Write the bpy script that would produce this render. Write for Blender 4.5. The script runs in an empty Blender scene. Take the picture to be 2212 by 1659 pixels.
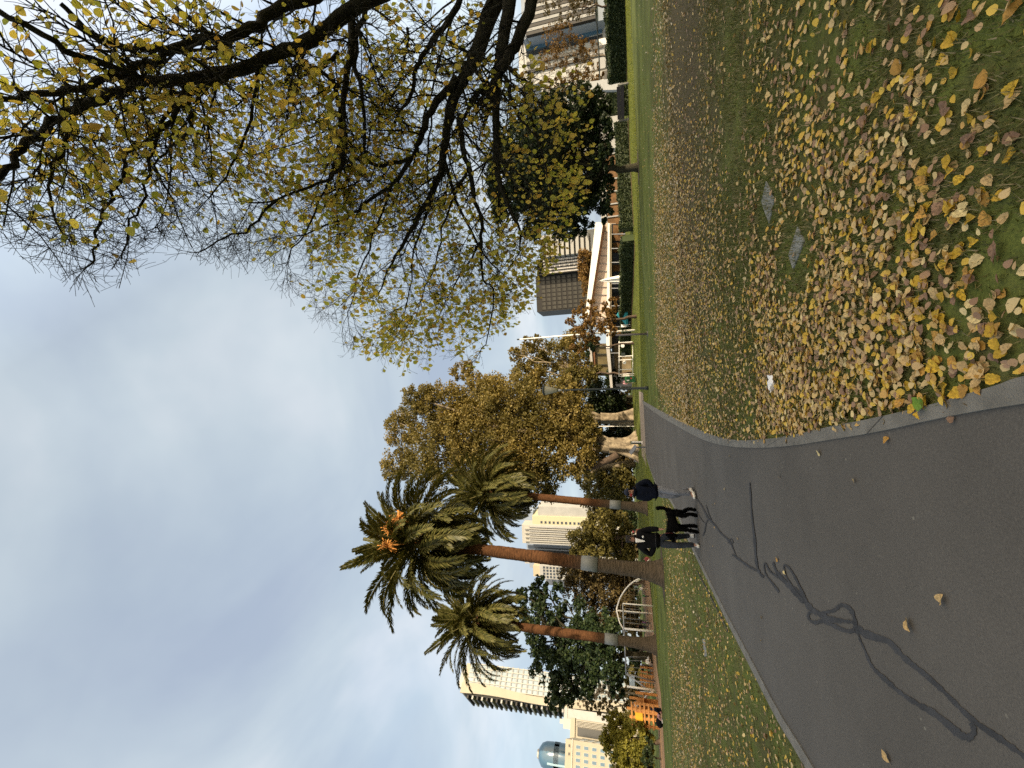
import bpy, math, random
import numpy as np
from mathutils import Vector, Matrix

rnd = random.Random(7)
nrg = np.random.default_rng(11)
scene = bpy.context.scene
COL = scene.collection

# ------------------------------------------------------------------ camera
PITCH, ROLL, CAMZ, FPX = math.radians(14.79), 0.045, 1.52, 954.5      # FPX in units of a 2212 x 1659 view of the photograph
Fw = Vector((0, math.cos(PITCH), math.sin(PITCH)))
_Uh = Vector((0, -math.sin(PITCH), math.cos(PITCH)))
_Rh = Vector((1, 0, 0))
Rt = _Rh * math.cos(ROLL) - _Uh * math.sin(ROLL)
Up = _Uh * math.cos(ROLL) + _Rh * math.sin(ROLL)
CAM = Vector((0, 0, CAMZ))
cam = bpy.data.cameras.new("camera")
camo = bpy.data.objects.new("camera", cam)
COL.objects.link(camo)
cam.sensor_fit = 'HORIZONTAL'
cam.sensor_width = 36.0
cam.lens = 36.0 * FPX / 2212.0
cam.clip_start = 0.05
cam.clip_end = 4000
m = Matrix.Identity(4)                      # the photograph was taken upright and is stored on its side
for i in range(3):
    m[i][0], m[i][1], m[i][2], m[i][3] = -Up[i], Rt[i], -Fw[i], CAM[i]
camo.matrix_world = m
scene.camera = camo

# ------------------------------------------------------------------ light
SUN_EL = math.radians(14.0)
SH = Vector((0.80, -0.60, 0))               # horizontal direction towards the sun: right of and behind the viewer
SUN_ROT = math.atan2(SH.x, SH.y)
w = bpy.data.worlds.new("World")
scene.world = w
w.use_nodes = True
nt = w.node_tree
nt.nodes.clear()


def N(tree, kind, **kw):
    n = tree.nodes.new(kind)
    for k, v in kw.items():
        if k.startswith('i_'):
            n.inputs[k[2:].replace('_', ' ')].default_value = v
        else:
            setattr(n, k, v)
    return n


def ramp(tree, stops):
    r = tree.nodes.new('ShaderNodeValToRGB')
    cr = r.color_ramp
    while len(cr.elements) < len(stops):
        cr.elements.new(0.5)
    for e, (p, c) in zip(cr.elements, stops):
        e.position = p
        e.color = (*c, 1) if len(c) == 3 else c
    return r


L = nt.links.new
sky = N(nt, 'ShaderNodeTexSky', sky_type='NISHITA', sun_disc=False)
sky.sun_elevation = SUN_EL
sky.sun_rotation = SUN_ROT
sky.air_density = 1.0
sky.dust_density = 1.2
bg_sky = N(nt, 'ShaderNodeBackground', i_Strength=0.10)
L(sky.outputs[0], bg_sky.inputs[0])
tc = N(nt, 'ShaderNodeTexCoord')
sep = N(nt, 'ShaderNodeSeparateXYZ')
L(tc.outputs['Generated'], sep.inputs[0])
addz = N(nt, 'ShaderNodeMath', operation='ADD')
addz.inputs[1].default_value = 0.28
L(sep.outputs[2], addz.inputs[0])
dx = N(nt, 'ShaderNodeMath', operation='DIVIDE')
dy = N(nt, 'ShaderNodeMath', operation='DIVIDE')
for d_, s_ in ((dx, 0), (dy, 1)):
    L(sep.outputs[s_], d_.inputs[0])
    L(addz.outputs[0], d_.inputs[1])
comb = N(nt, 'ShaderNodeCombineXYZ')
L(dx.outputs[0], comb.inputs[0])
L(dy.outputs[0], comb.inputs[1])
n1 = N(nt, 'ShaderNodeTexNoise', i_Scale=1.5, i_Detail=6.0, i_Roughness=0.5)
n1.inputs['Distortion'].default_value = 0.35
L(comb.outputs[0], n1.inputs['Vector'])
cm = ramp(nt, [(0.36, (0, 0, 0)), (0.64, (1, 1, 1))])
L(n1.outputs[0], cm.inputs[0])
mapn = N(nt, 'ShaderNodeMapping')
mapn.inputs['Location'].default_value = (3.1, 1.7, 0)
L(comb.outputs[0], mapn.inputs[0])
n2 = N(nt, 'ShaderNodeTexNoise', i_Scale=1.5, i_Detail=5.0, i_Roughness=0.5)
n2.inputs['Distortion'].default_value = 0.5
L(mapn.outputs[0], n2.inputs['Vector'])
cc = ramp(nt, [(0.36, (0.42, 0.49, 0.60)), (0.47, (0.50, 0.58, 0.66)), (0.55, (0.57, 0.65, 0.71)), (0.68, (0.75, 0.79, 0.83))])
L(n2.outputs[0], cc.inputs[0])
# clouds near the sun are brighter than the ones away from it
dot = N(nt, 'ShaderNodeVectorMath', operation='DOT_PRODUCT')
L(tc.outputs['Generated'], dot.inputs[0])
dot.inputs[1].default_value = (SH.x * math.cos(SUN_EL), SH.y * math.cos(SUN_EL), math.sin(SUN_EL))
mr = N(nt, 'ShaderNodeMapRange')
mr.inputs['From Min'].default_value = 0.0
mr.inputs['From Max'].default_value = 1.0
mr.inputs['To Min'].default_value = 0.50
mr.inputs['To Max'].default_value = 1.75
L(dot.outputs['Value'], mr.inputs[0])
bg_cl = N(nt, 'ShaderNodeBackground')
warm = N(nt, 'ShaderNodeMix', data_type='RGBA')
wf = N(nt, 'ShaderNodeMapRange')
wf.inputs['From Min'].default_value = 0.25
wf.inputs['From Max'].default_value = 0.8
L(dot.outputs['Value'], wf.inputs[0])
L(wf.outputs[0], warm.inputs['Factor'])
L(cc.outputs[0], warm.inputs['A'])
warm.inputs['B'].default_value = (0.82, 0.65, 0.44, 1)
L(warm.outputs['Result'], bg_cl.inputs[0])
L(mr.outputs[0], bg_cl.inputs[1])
mixw = N(nt, 'ShaderNodeMixShader')
# a veil of thin cloud everywhere, thicker in the banks
veil = N(nt, 'ShaderNodeMapRange')
veil.inputs['To Min'].default_value = 0.74
veil.inputs['To Max'].default_value = 0.97
L(cm.outputs[0], veil.inputs[0])
L(veil.outputs[0], mixw.inputs[0])
L(bg_sky.outputs[0], mixw.inputs[1])
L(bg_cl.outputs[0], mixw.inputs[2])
wo = N(nt, 'ShaderNodeOutputWorld')
L(mixw.outputs[0], wo.inputs[0])

sl = bpy.data.lights.new("sun", 'SUN')
sl.energy = 3.3
sl.angle = math.radians(0.55)
sl.color = (1.0, 0.82, 0.59)
so = bpy.data.objects.new("sun", sl)
COL.objects.link(so)
sdir = Vector((SH.x * math.cos(SUN_EL), SH.y * math.cos(SUN_EL), math.sin(SUN_EL)))
so.rotation_euler = sdir.to_track_quat('Z', 'Y').to_euler()
so.location = (60, -45, 40)

scene.view_settings.view_transform = 'Standard'
scene.view_settings.look = 'None'
scene.view_settings.exposure = 1.16
scene.view_settings.gamma = 1.0
scene.cycles.use_denoising = False
scene.cycles.max_bounces = 8
scene.cycles.transparent_max_bounces = 8

# ------------------------------------------------------------------ pixel -> place


def sstep(x):
    x = min(1, max(0, x))
    return x * x * (3 - 2 * x)


def HZ(x, y):
    return 0.95 * sstep((y - 54) / 17.0)


def ray(u, v):
    return Fw + Rt * ((829.5 - v) / FPX) + Up * ((1106 - u) / FPX)


def PY(u, v, Y):
    d = ray(u, v)
    return CAM + d * (Y / d.y)


def PT(u, v, t):
    return CAM + ray(u, v) * t


def G(u, v, dz=0.0):
    d = ray(u, v)
    h = 0.0
    p = None
    for _ in range(40):
        if d.z > -1e-4:
            t = 95.0 / d.y
        else:
            t = min((CAMZ - h) / -d.z, 95.0 / max(d.y, 1e-3))
        p = CAM + d * t
        h = 0.6 * h + 0.4 * HZ(p.x, p.y)
    return Vector((p.x, p.y, HZ(p.x, p.y) + dz))


def proj(p):
    q = p - CAM
    z = q.dot(Fw)
    if z < 0.02:
        return None
    return (1106 - FPX * q.dot(Up) / z, 829.5 - FPX * q.dot(Rt) / z, z)


# ------------------------------------------------------------------ materials
MATS = {}


def newmat(name):
    mt = bpy.data.materials.new(name)
    mt.use_nodes = True
    t = mt.node_tree
    t.nodes.clear()
    out = N(t, 'ShaderNodeOutputMaterial')
    return mt, t, out


def mat(name, col, rough=0.8, var=0.18, scale=6.0, bump=0.0, bscale=40.0, metal=0.0, spec=0.3, col2=None):
    if name in MATS:
        return MATS[name]
    mt, t, out = newmat(name)
    b = N(t, 'ShaderNodeBsdfPrincipled')
    b.inputs['Roughness'].default_value = rough
    b.inputs['Metallic'].default_value = metal
    b.inputs['Specular IOR Level'].default_value = spec
    co = N(t, 'ShaderNodeTexCoord')
    no = N(t, 'ShaderNodeTexNoise', i_Scale=scale, i_Detail=6.0, i_Roughness=0.6)
    t.links.new(co.outputs['Object'], no.inputs['Vector'])
    c2 = col2 or tuple(min(1, c * (1 + var)) for c in col)
    c1 = tuple(c * (1 - var) for c in col)
    r = ramp(t, [(0.3, c1), (0.7, c2)])
    t.links.new(no.outputs[0], r.inputs[0])
    t.links.new(r.outputs[0], b.inputs['Base Color'])
    if bump:
        nb = N(t, 'ShaderNodeTexNoise', i_Scale=bscale, i_Detail=5.0)
        t.links.new(co.outputs['Object'], nb.inputs['Vector'])
        bp = N(t, 'ShaderNodeBump', i_Strength=bump, i_Distance=0.05)
        t.links.new(nb.outputs[0], bp.inputs['Height'])
        t.links.new(bp.outputs[0], b.inputs['Normal'])
    t.links.new(b.outputs[0], out.inputs[0])
    MATS[name] = mt
    return mt


def leafmat(name, stops, trans=0.35, rough=0.55, big=0.0, per_object=False, bigcol=None, tboost=1.0):
    """foliage: each leaf has its own tint; thin leaves let light through"""
    mt, t, out = newmat(name)
    if per_object:
        g = N(t, 'ShaderNodeObjectInfo')
        rv = g.outputs['Random']
    else:
        g = N(t, 'ShaderNodeNewGeometry')
        rv = g.outputs['Random Per Island']
    r = ramp(t, stops)
    t.links.new(rv, r.inputs[0])
    colr = r.outputs[0]
    co = N(t, 'ShaderNodeTexCoord')
    if big:
        no = N(t, 'ShaderNodeTexNoise', i_Scale=big, i_Detail=3.0)
        t.links.new(co.outputs['Object'], no.inputs['Vector'])
        rr = ramp(t, [(0.4, (0, 0, 0)), (0.62, (1, 1, 1))])
        t.links.new(no.outputs[0], rr.inputs[0])
        mx = N(t, 'ShaderNodeMix', data_type='RGBA')
        t.links.new(rr.outputs[0], mx.inputs['Factor'])
        t.links.new(colr, mx.inputs['A'])
        mx.inputs['B'].default_value = (*bigcol, 1)
        colr = mx.outputs['Result']
    d = N(t, 'ShaderNodeBsdfPrincipled')
    d.inputs['Roughness'].default_value = rough
    d.inputs['Specular IOR Level'].default_value = 0.25
    t.links.new(colr, d.inputs['Base Color'])
    if trans:
        tr = N(t, 'ShaderNodeBsdfTranslucent')
        tm = N(t, 'ShaderNodeMix', data_type='RGBA', blend_type='MULTIPLY')
        tm.inputs['Factor'].default_value = 1.0
        t.links.new(colr, tm.inputs['A'])
        tm.inputs['B'].default_value = (1.25 * tboost, 1.15 * tboost, 0.6 * tboost, 1)
        t.links.new(tm.outputs['Result'], tr.inputs[0])
        mx2 = N(t, 'ShaderNodeMixShader')
        mx2.inputs[0].default_value = trans
        t.links.new(d.outputs[0], mx2.inputs[1])
        t.links.new(tr.outputs[0], mx2.inputs[2])
        t.links.new(mx2.outputs[0], out.inputs[0])
    else:
        t.links.new(d.outputs[0], out.inputs[0])
    MATS[name] = mt
    return mt


def glassmat(name, col, rough=0.12):
    mt, t, out = newmat(name)
    b = N(t, 'ShaderNodeBsdfPrincipled')
    b.inputs['Base Color'].default_value = (*col, 1)
    b.inputs['Roughness'].default_value = rough
    b.inputs['Specular IOR Level'].default_value = 0.9
    t.links.new(b.outputs[0], out.inputs[0])
    MATS[name] = mt
    return mt


# ------------------------------------------------------------------ mesh helpers


def obj(name, me, parent=None, mats=()):
    o = bpy.data.objects.new(name, me)
    for mm in mats:
        me.materials.append(mm)
    COL.objects.link(o)
    if parent is not None:
        o.parent = parent
    return o


def tag(o, label=None, cat=None, group=None, kind=None):
    if label:
        o['label'] = label
    if cat:
        o['category'] = cat
    if group:
        o['group'] = group
    if kind:
        o['kind'] = kind
    return o


def thing(name, label, cat, loc=(0, 0, 0), rz=0.0, group=None):
    o = bpy.data.objects.new(name, None)
    o.empty_display_size = 0.3
    COL.objects.link(o)
    o.location = loc
    o.rotation_euler = (0, 0, rz)
    return tag(o, label, cat, group)


def local(parent, p):
    """world point -> coordinates of an unrotated parent"""
    return Vector(p) - Vector(parent.location) if parent is not None else Vector(p)


def npmesh(name, V, F, smooth=False):
    """V (n,3) array, F (k,c) array of equal-sized faces"""
    V = np.asarray(V, dtype=np.float32)
    F = np.asarray(F, dtype=np.int32)
    me = bpy.data.meshes.new(name)
    me.vertices.add(len(V))
    me.vertices.foreach_set('co', V.ravel())
    k, c = F.shape
    me.loops.add(k * c)
    me.loops.foreach_set('vertex_index', F.ravel())
    me.polygons.add(k)
    me.polygons.foreach_set('loop_start', np.arange(0, k * c, c, dtype=np.int32))
    try:
        me.polygons.foreach_set('loop_total', np.full(k, c, dtype=np.int32))
    except Exception:
        pass
    if smooth:
        me.polygons.foreach_set('use_smooth', np.ones(k, dtype=bool))
    me.update(calc_edges=True)
    me.validate()
    return me


class MB:
    def __init__(s, org=(0, 0, 0)):
        s.v, s.f, s.m, s.sm = [], [], [], []
        s.o = Vector(org)

    def add(s, vs, fs, mi=0, smooth=False):
        k = len(s.v)
        s.v += [tuple(Vector(p) - s.o) for p in vs]
        for f in fs:
            s.f.append(tuple(i + k for i in f))
            s.m.append(mi)
            s.sm.append(smooth)
        return s

    def box(s, a, b, mi=0, M=None):
        (x0, y0, z0), (x1, y1, z1) = a, b
        x0, x1 = min(x0, x1), max(x0, x1)
        y0, y1 = min(y0, y1), max(y0, y1)
        z0, z1 = min(z0, z1), max(z0, z1)
        vs = [Vector((x, y, z)) for z in (z0, z1) for y in (y0, y1) for x in (x0, x1)]
        if M is not None:
            vs = [M @ p for p in vs]
        return s.add(vs, [(0, 2, 3, 1), (4, 5, 7, 6), (0, 1, 5, 4), (2, 6, 7, 3), (0, 4, 6, 2), (1, 3, 7, 5)], mi)

    def hexa(s, p8, mi=0):
        """eight corners ordered like box()"""
        return s.add(p8, [(0, 2, 3, 1), (4, 5, 7, 6), (0, 1, 5, 4), (2, 6, 7, 3), (0, 4, 6, 2), (1, 3, 7, 5)], mi)

    def tube(s, pts, rad, n=6, mi=0, cap=True, smooth=True):
        pts = [Vector(p) for p in pts]
        if not isinstance(rad, (list, tuple)):
            rad = [rad] * len(pts)
        t0 = (pts[1] - pts[0]).normalized()
        a = t0.orthogonal().normalized()
        vs, fs = [], []
        for i, p in enumerate(pts):
            if i == 0:
                t = t0
            elif i == len(pts) - 1:
                t = (pts[i] - pts[i - 1])
            else:
                t = (pts[i + 1] - pts[i - 1])
            t = t.normalized() if t.length > 1e-9 else t0
            a = a - t * a.dot(t)
            a = a.normalized() if a.length > 1e-6 else t.orthogonal().normalized()
            b = t.cross(a)
            for k in range(n):
                an = 2 * math.pi * k / n
                vs.append(p + (a * math.cos(an) + b * math.sin(an)) * rad[i])
        for i in range(len(pts) - 1):
            for k in range(n):
                k2 = (k + 1) % n
                fs.append((i * n + k, i * n + k2, (i + 1) * n + k2, (i + 1) * n + k))
        s.add(vs, fs, mi, smooth)
        if cap:
            k = len(s.v) - len(vs)
            s.f.append(tuple(k + j for j in reversed(range(n))))
            s.m.append(mi)
            s.sm.append(False)
            e = k + (len(pts) - 1) * n
            s.f.append(tuple(e + j for j in range(n)))
            s.m.append(mi)
            s.sm.append(False)
        return s

    def ball(s, c, r, mi=0, nu=10, nv=7):
        c = Vector(c)
        if not isinstance(r, (list, tuple)):
            r = (r, r, r)
        vs, fs = [], []
        for i in range(nv + 1):
            th = math.pi * i / nv
            for k in range(nu):
                ph = 2 * math.pi * k / nu
                vs.append(c + Vector((r[0] * math.sin(th) * math.cos(ph), r[1] * math.sin(th) * math.sin(ph), r[2] * math.cos(th))))
        for i in range(nv):
            for k in range(nu):
                k2 = (k + 1) % nu
                fs.append((i * nu + k, (i + 1) * nu + k, (i + 1) * nu + k2, i * nu + k2))
        return s.add(vs, fs, mi, True)

    def mesh(s, name):
        me = bpy.data.meshes.new(name)
        me.from_pydata(s.v, [], s.f)
        me.polygons.foreach_set('material_index', s.m)
        me.polygons.foreach_set('use_smooth', s.sm)
        me.update()
        return me

    def build(s, name, mats, parent=None):
        if not isinstance(mats, (list, tuple)):
            mats = [mats]
        return obj(name, s.mesh(name), parent, mats)


def rotmats(n, rg, tilt=None):
    """n random rotations (or small tilts about random yaw when tilt is given)"""
    if tilt is None:
        q = rg.normal(size=(n, 4))
        q /= np.linalg.norm(q, axis=1)[:, None]
    else:
        yaw = rg.uniform(0, 2 * np.pi, n)
        ax = rg.uniform(0, 2 * np.pi, n)
        an = np.abs(rg.normal(0, tilt, n))
        qz = np.stack([np.cos(yaw / 2), 0 * yaw, 0 * yaw, np.sin(yaw / 2)], 1)
        qt = np.stack([np.cos(an / 2), np.cos(ax) * np.sin(an / 2), np.sin(ax) * np.sin(an / 2), 0 * an], 1)
        w1, x1, y1, z1 = qt.T
        w2, x2, y2, z2 = qz.T
        q = np.stack([w1 * w2 - x1 * x2 - y1 * y2 - z1 * z2, w1 * x2 + x1 * w2 + y1 * z2 - z1 * y2,
                      w1 * y2 - x1 * z2 + y1 * w2 + z1 * x2, w1 * z2 + x1 * y2 - y1 * x2 + z1 * w2], 1)
    w_, x, y, z = q.T
    return np.stack([np.stack([1 - 2 * (y * y + z * z), 2 * (x * y - z * w_), 2 * (x * z + y * w_)], 1),
                     np.stack([2 * (x * y + z * w_), 1 - 2 * (x * x + z * z), 2 * (y * z - x * w_)], 1),
                     np.stack([2 * (x * z - y * w_), 2 * (y * z + x * w_), 1 - 2 * (x * x + y * y)], 1)], 1)


def stamp(T, F, pos, R, scale):
    """copy template T,F at pos with rotation R and scale -> arrays"""
    n = len(pos)
    V = np.einsum('nij,kj->nki', R, T) * scale[:, None, None] + pos[:, None, :]
    k = len(T)
    FF = (F[None, :, :] + (np.arange(n) * k)[:, None, None]).reshape(-1, F.shape[1])
    return V.reshape(-1, 3), FF


# leaf: two halves folded along the midrib, drawn to a point; 10 verts, quads
LEAF = np.array([[0, 0, 0], [0, .33, -.02], [0, .68, -.01], [0, 1.02, .04],
                 [-.30, .10, .06], [-.43, .40, .10], [-.28, .74, .09],
                 [.30, .10, .06], [.43, .40, .10], [.28, .74, .09]], dtype=np.float32)
LEAF -= np.array([0, .5, 0], dtype=np.float32)
LEAF_F = np.array([[0, 1, 5, 4], [1, 2, 6, 5], [2, 3, 6, 6], [0, 7, 8, 1], [1, 8, 9, 2], [2, 9, 3, 3]])
LEAF_T = np.array([[0, 1, 5], [0, 5, 4], [1, 2, 6], [1, 6, 5], [2, 3, 6], [0, 7, 8], [0, 8, 1], [1, 8, 9], [1, 9, 2], [2, 9, 3]])
# a small bent diamond for distant foliage
CARD = np.array([[0, -.5, 0], [.36, .02, .10], [0, .55, 0], [-.36, -.05, .10]], dtype=np.float32)
CARD_F = np.array([[0, 1, 2], [0, 2, 3]])

# ================================================================== ground
def ground_material():
    mt, t, out = newmat('lawn')
    geo = N(t, 'ShaderNodeNewGeometry')
    P = geo.outputs['Position']
    b = N(t, 'ShaderNodeBsdfPrincipled', i_Roughness=0.95)
    b.inputs['Specular IOR Level'].default_value = 0.1
    n1 = N(t, 'ShaderNodeTexNoise', i_Scale=0.35, i_Detail=5.0)
    n2 = N(t, 'ShaderNodeTexNoise', i_Scale=9.0, i_Detail=8.0, i_Roughness=0.7)
    n3 = N(t, 'ShaderNodeTexNoise', i_Scale=60.0, i_Detail=4.0)
    for n in (n1, n2, n3):
        t.links.new(P, n.inputs['Vector'])
    g1 = ramp(t, [(0.34, (0.064, 0.078, 0.020)), (0.5, (0.094, 0.116, 0.028)), (0.68, (0.132, 0.154, 0.040))])
    t.links.new(n1.outputs[0], g1.inputs[0])
    # fine mottling of blades and soil
    mx = N(t, 'ShaderNodeMix', data_type='RGBA', blend_type='MULTIPLY')
    mx.inputs['Factor'].default_value = 0.9
    fr = ramp(t, [(0.3, (0.45, 0.45, 0.42)), (0.5, (1, 1, 1)), (0.68, (1.6, 1.5, 1.3))])
    ad = N(t, 'ShaderNodeMath', operation='MULTIPLY_ADD')
    t.links.new(n3.outputs[0], ad.inputs[0])
    ad.inputs[1].default_value = 0.5
    hf = N(t, 'ShaderNodeMath', operation='MULTIPLY')
    t.links.new(n2.outputs[0], hf.inputs[0])
    hf.inputs[1].default_value = 0.5
    t.links.new(hf.outputs[0], ad.inputs[2])
    t.links.new(ad.outputs[0], fr.inputs[0])
    t.links.new(g1.outputs[0], mx.inputs['A'])
    t.links.new(fr.outputs[0], mx.inputs['B'])
    # worn earth under the big tree
    sp = N(t, 'ShaderNodeSeparateXYZ')
    t.links.new(P, sp.inputs[0])

    def worn(cx, cy, rx, ry):
        s = None
        for k, (c, r) in enumerate(((cx, rx), (cy, ry))):
            a = N(t, 'ShaderNodeMath', operation='SUBTRACT')
            t.links.new(sp.outputs[k], a.inputs[0])
            a.inputs[1].default_value = c
            d = N(t, 'ShaderNodeMath', operation='DIVIDE')
            t.links.new(a.outputs[0], d.inputs[0])
            d.inputs[1].default_value = r
            q = N(t, 'ShaderNodeMath', operation='MULTIPLY')
            t.links.new(d.outputs[0], q.inputs[0])
            t.links.new(d.outputs[0], q.inputs[1])
            if s is None:
                s = q
            else:
                z = N(t, 'ShaderNodeMath', operation='ADD')
                t.links.new(s.outputs[0], z.inputs[0])
                t.links.new(q.outputs[0], z.inputs[1])
                s = z
        nn = N(t, 'ShaderNodeMath', operation='MULTIPLY_ADD')
        t.links.new(n2.outputs[0], nn.inputs[0])
        nn.inputs[1].default_value = 1.3
        t.links.new(s.outputs[0], nn.inputs[2])
        r = ramp(t, [(0.0, (1, 1, 1)), (1.0, (0, 0, 0))])
        m_ = N(t, 'ShaderNodeMapRange')
        m_.inputs['From Min'].default_value = 0.9
        m_.inputs['From Max'].default_value = 2.0
        m_.inputs['To Min'].default_value = 0.92
        m_.inputs['To Max'].default_value = 0.0
        t.links.new(nn.outputs[0], m_.inputs[0])
        return m_
    w1 = worn(9.0, 11.0, 9.5, 4.4)
    soil = ramp(t, [(0.3, (0.052, 0.041, 0.022)), (0.7, (0.112, 0.092, 0.050))])
    t.links.new(n2.outputs[0], soil.inputs[0])
    m2 = N(t, 'ShaderNodeMix', data_type='RGBA')
    t.links.new(w1.outputs[0], m2.inputs['Factor'])
    t.links.new(mx.outputs['Result'], m2.inputs['A'])
    t.links.new(soil.outputs[0], m2.inputs['B'])
    # small bare spots everywhere on the near lawn
    n4 = N(t, 'ShaderNodeTexNoise', i_Scale=1.6, i_Detail=6.0, i_Roughness=0.65)
    t.links.new(P, n4.inputs['Vector'])
    sp4 = ramp(t, [(0.44, (0, 0, 0)), (0.66, (0.80, 0.80, 0.80))])
    t.links.new(n4.outputs[0], sp4.inputs[0])
    nearm = N(t, 'ShaderNodeMapRange')
    nearm.inputs['From Min'].default_value = 19
    nearm.inputs['From Max'].default_value = 27
    nearm.inputs['To Min'].default_value = 1
    nearm.inputs['To Max'].default_value = 0
    t.links.new(sp.outputs[1], nearm.inputs[0])
    mm = N(t, 'ShaderNodeMath', operation='MULTIPLY')
    t.links.new(sp4.outputs[0], mm.inputs[0])
    t.links.new(nearm.outputs[0], mm.inputs[1])
    m3 = N(t, 'ShaderNodeMix', data_type='RGBA')
    t.links.new(mm.outputs[0], m3.inputs['Factor'])
    t.links.new(m2.outputs['Result'], m3.inputs['A'])
    t.links.new(soil.outputs[0], m3.inputs['B'])
    t.links.new(m3.outputs['Result'], b.inputs['Base Color'])
    bp = N(t, 'ShaderNodeBump', i_Strength=0.8, i_Distance=0.03)
    t.links.new(n2.outputs[0], bp.inputs['Height'])
    t.links.new(bp.outputs[0], b.inputs['Normal'])
    t.links.new(b.outputs[0], out.inputs[0])
    return mt


ys = [-400, -60, -10, 0, 10, 20, 30, 40, 50] + [54 + 0.5 * i for i in range(35)] + [72, 80, 120, 300, 1800]
xs = [-1800, -200, -60, -30, -15, 0, 15, 30, 60, 200, 1800]
gv = [(x, y, HZ(x, y)) for y in ys for x in xs]
nx = len(xs)
gf = [(j * nx + i, j * nx + i + 1, (j + 1) * nx + i + 1, (j + 1) * nx + i) for j in range(len(ys) - 1) for i in range(nx - 1)]
ground = MB().add(gv, gf, 0, True).build('ground', ground_material())
tag(ground, 'park lawn with worn earth and fallen leaves', 'lawn', kind='structure')


def asphalt_material():
    mt, t, out = newmat('asphalt')
    geo = N(t, 'ShaderNodeNewGeometry')
    P = geo.outputs['Position']
    b = N(t, 'ShaderNodeBsdfPrincipled', i_Roughness=0.85)
    b.inputs['Specular IOR Level'].default_value = 0.25
    n1 = N(t, 'ShaderNodeTexNoise', i_Scale=0.45, i_Detail=8.0, i_Roughness=0.62)
    n2 = N(t, 'ShaderNodeTexNoise', i_Scale=95.0, i_Detail=6.0, i_Roughness=0.7)
    vo = N(t, 'ShaderNodeTexVoronoi', i_Scale=14.0)
    n3 = N(t, 'ShaderNodeTexNoise', i_Scale=2.2, i_Detail=9.0, i_Roughness=0.75)
    for n in (n1, n2, vo, n3):
        t.links.new(P, n.inputs['Vector'])
    base = ramp(t, [(0.3, (0.072, 0.068, 0.061)), (0.7, (0.106, 0.100, 0.090))])
    t.links.new(n1.outputs[0], base.inputs[0])
    grit = ramp(t, [(0.3, (0.70, 0.70, 0.70)), (0.52, (1.03, 1.03, 1.03)), (0.72, (1.45, 1.43, 1.37))])
    t.links.new(n2.outputs[0], grit.inputs[0])
    mx = N(t, 'ShaderNodeMix', data_type='RGBA', blend_type='MULTIPLY')
    mx.inputs['Factor'].default_value = 0.8
    t.links.new(base.outputs[0], mx.inputs['A'])
    t.links.new(grit.outputs[0], mx.inputs['B'])
    # pale dropped specks, in patches
    spk = ramp(t, [(0.0, (1, 1, 1)), (0.11, (1, 1, 1)), (0.17, (0, 0, 0))])
    t.links.new(vo.outputs['Distance'], spk.inputs[0])
    pt = ramp(t, [(0.53, (0, 0, 0)), (0.72, (0.85, 0.85, 0.85))])
    t.links.new(n3.outputs[0], pt.inputs[0])
    mu = N(t, 'ShaderNodeMath', operation='MULTIPLY')
    t.links.new(spk.outputs[0], mu.inputs[0])
    t.links.new(pt.outputs[0], mu.inputs[1])
    m2 = N(t, 'ShaderNodeMix', data_type='RGBA')
    t.links.new(mu.outputs[0], m2.inputs['Factor'])
    t.links.new(mx.outputs['Result'], m2.inputs['A'])
    m2.inputs['B'].default_value = (0.34, 0.33, 0.27, 1)
    t.links.new(m2.outputs['Result'], b.inputs['Base Color'])
    bp = N(t, 'ShaderNodeBump', i_Strength=0.35, i_Distance=0.006)
    t.links.new(n2.outputs[0], bp.inputs['Height'])
    t.links.new(bp.outputs[0], b.inputs['Normal'])
    t.links.new(b.outputs[0], out.inputs[0])
    return mt


def smooth_poly(pts, n=4):
    out = []
    for i in range(len(pts) - 1):
        p0 = pts[max(i - 1, 0)]
        p1, p2 = pts[i], pts[i + 1]
        p3 = pts[min(i + 2, len(pts) - 1)]
        for k in range(n):
            s = k / n
            out.append(0.5 * ((2 * p1) + (p2 - p0) * s + (2 * p0 - 5 * p1 + 4 * p2 - p3) * s * s + (3 * p1 - p0 - 3 * p2 + p3) * s ** 3))
    out.append(pts[-1])
    return out


def z5(x, y):
    return 1371.5 + .38 * x, 548.6 + .38 * y


def z6(x, y):
    return 1316.6 + .4047 * x, 1042.3 + .4047 * y


inner = [G(*z5(*p)) for p in ((45, 850), (130, 912), (250, 982), (380, 1050), (520, 1090), (700, 1102), (900, 1090), (1100, 1060), (1300, 1028), (1500, 990), (1750, 935), (2000, 888), (2212, 855))]
outer = [G(*z5(*p)) for p in ((42, 832), (150, 892), (300, 965), (420, 1020), (560, 1055), (750, 1052), (950, 1020), (1150, 975), (1300, 948), (1500, 905), (1700, 858), (1900, 800), (2100, 742), (2212, 702))]
d_in = (inner[-1] - inner[-2]).normalized()
d_out = d_in
inner = smooth_poly(inner + [inner[-1] + d_in * e_ for e_ in (.25, .6, 1.2, 2.4, 4)])
outer = smooth_poly(outer + [outer[-1] + d_out * e_ for e_ in (.25, .6, 1.2, 2.4, 4)])
left = [G(1396, 985)] + [G(*z6(*p)) for p in ((255, 15), (325, 80), (410, 260), (480, 400), (600, 640), (750, 920), (900, 1200), (1000, 1360), (1100, 1523))]
d_l = (left[-1] - left[-2]).normalized()
left = smooth_poly(left + [left[-1] + d_l * 2, left[-1] + d_l * 8])


def lift(pts, z):
    return [Vector((p.x, p.y, HZ(p.x, p.y) + z)) for p in pts]


pa = lift(inner, .008) + [Vector((inner[-1].x, -9, .008)), Vector((left[-1].x - 3, -9, .008))] + list(reversed(lift(left, .008)))
path = MB().add(pa, [tuple(range(len(pa)))]).build('path', asphalt_material())
tag(path, 'dark asphalt park path with tar-sealed cracks', 'path', kind='structure')


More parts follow.
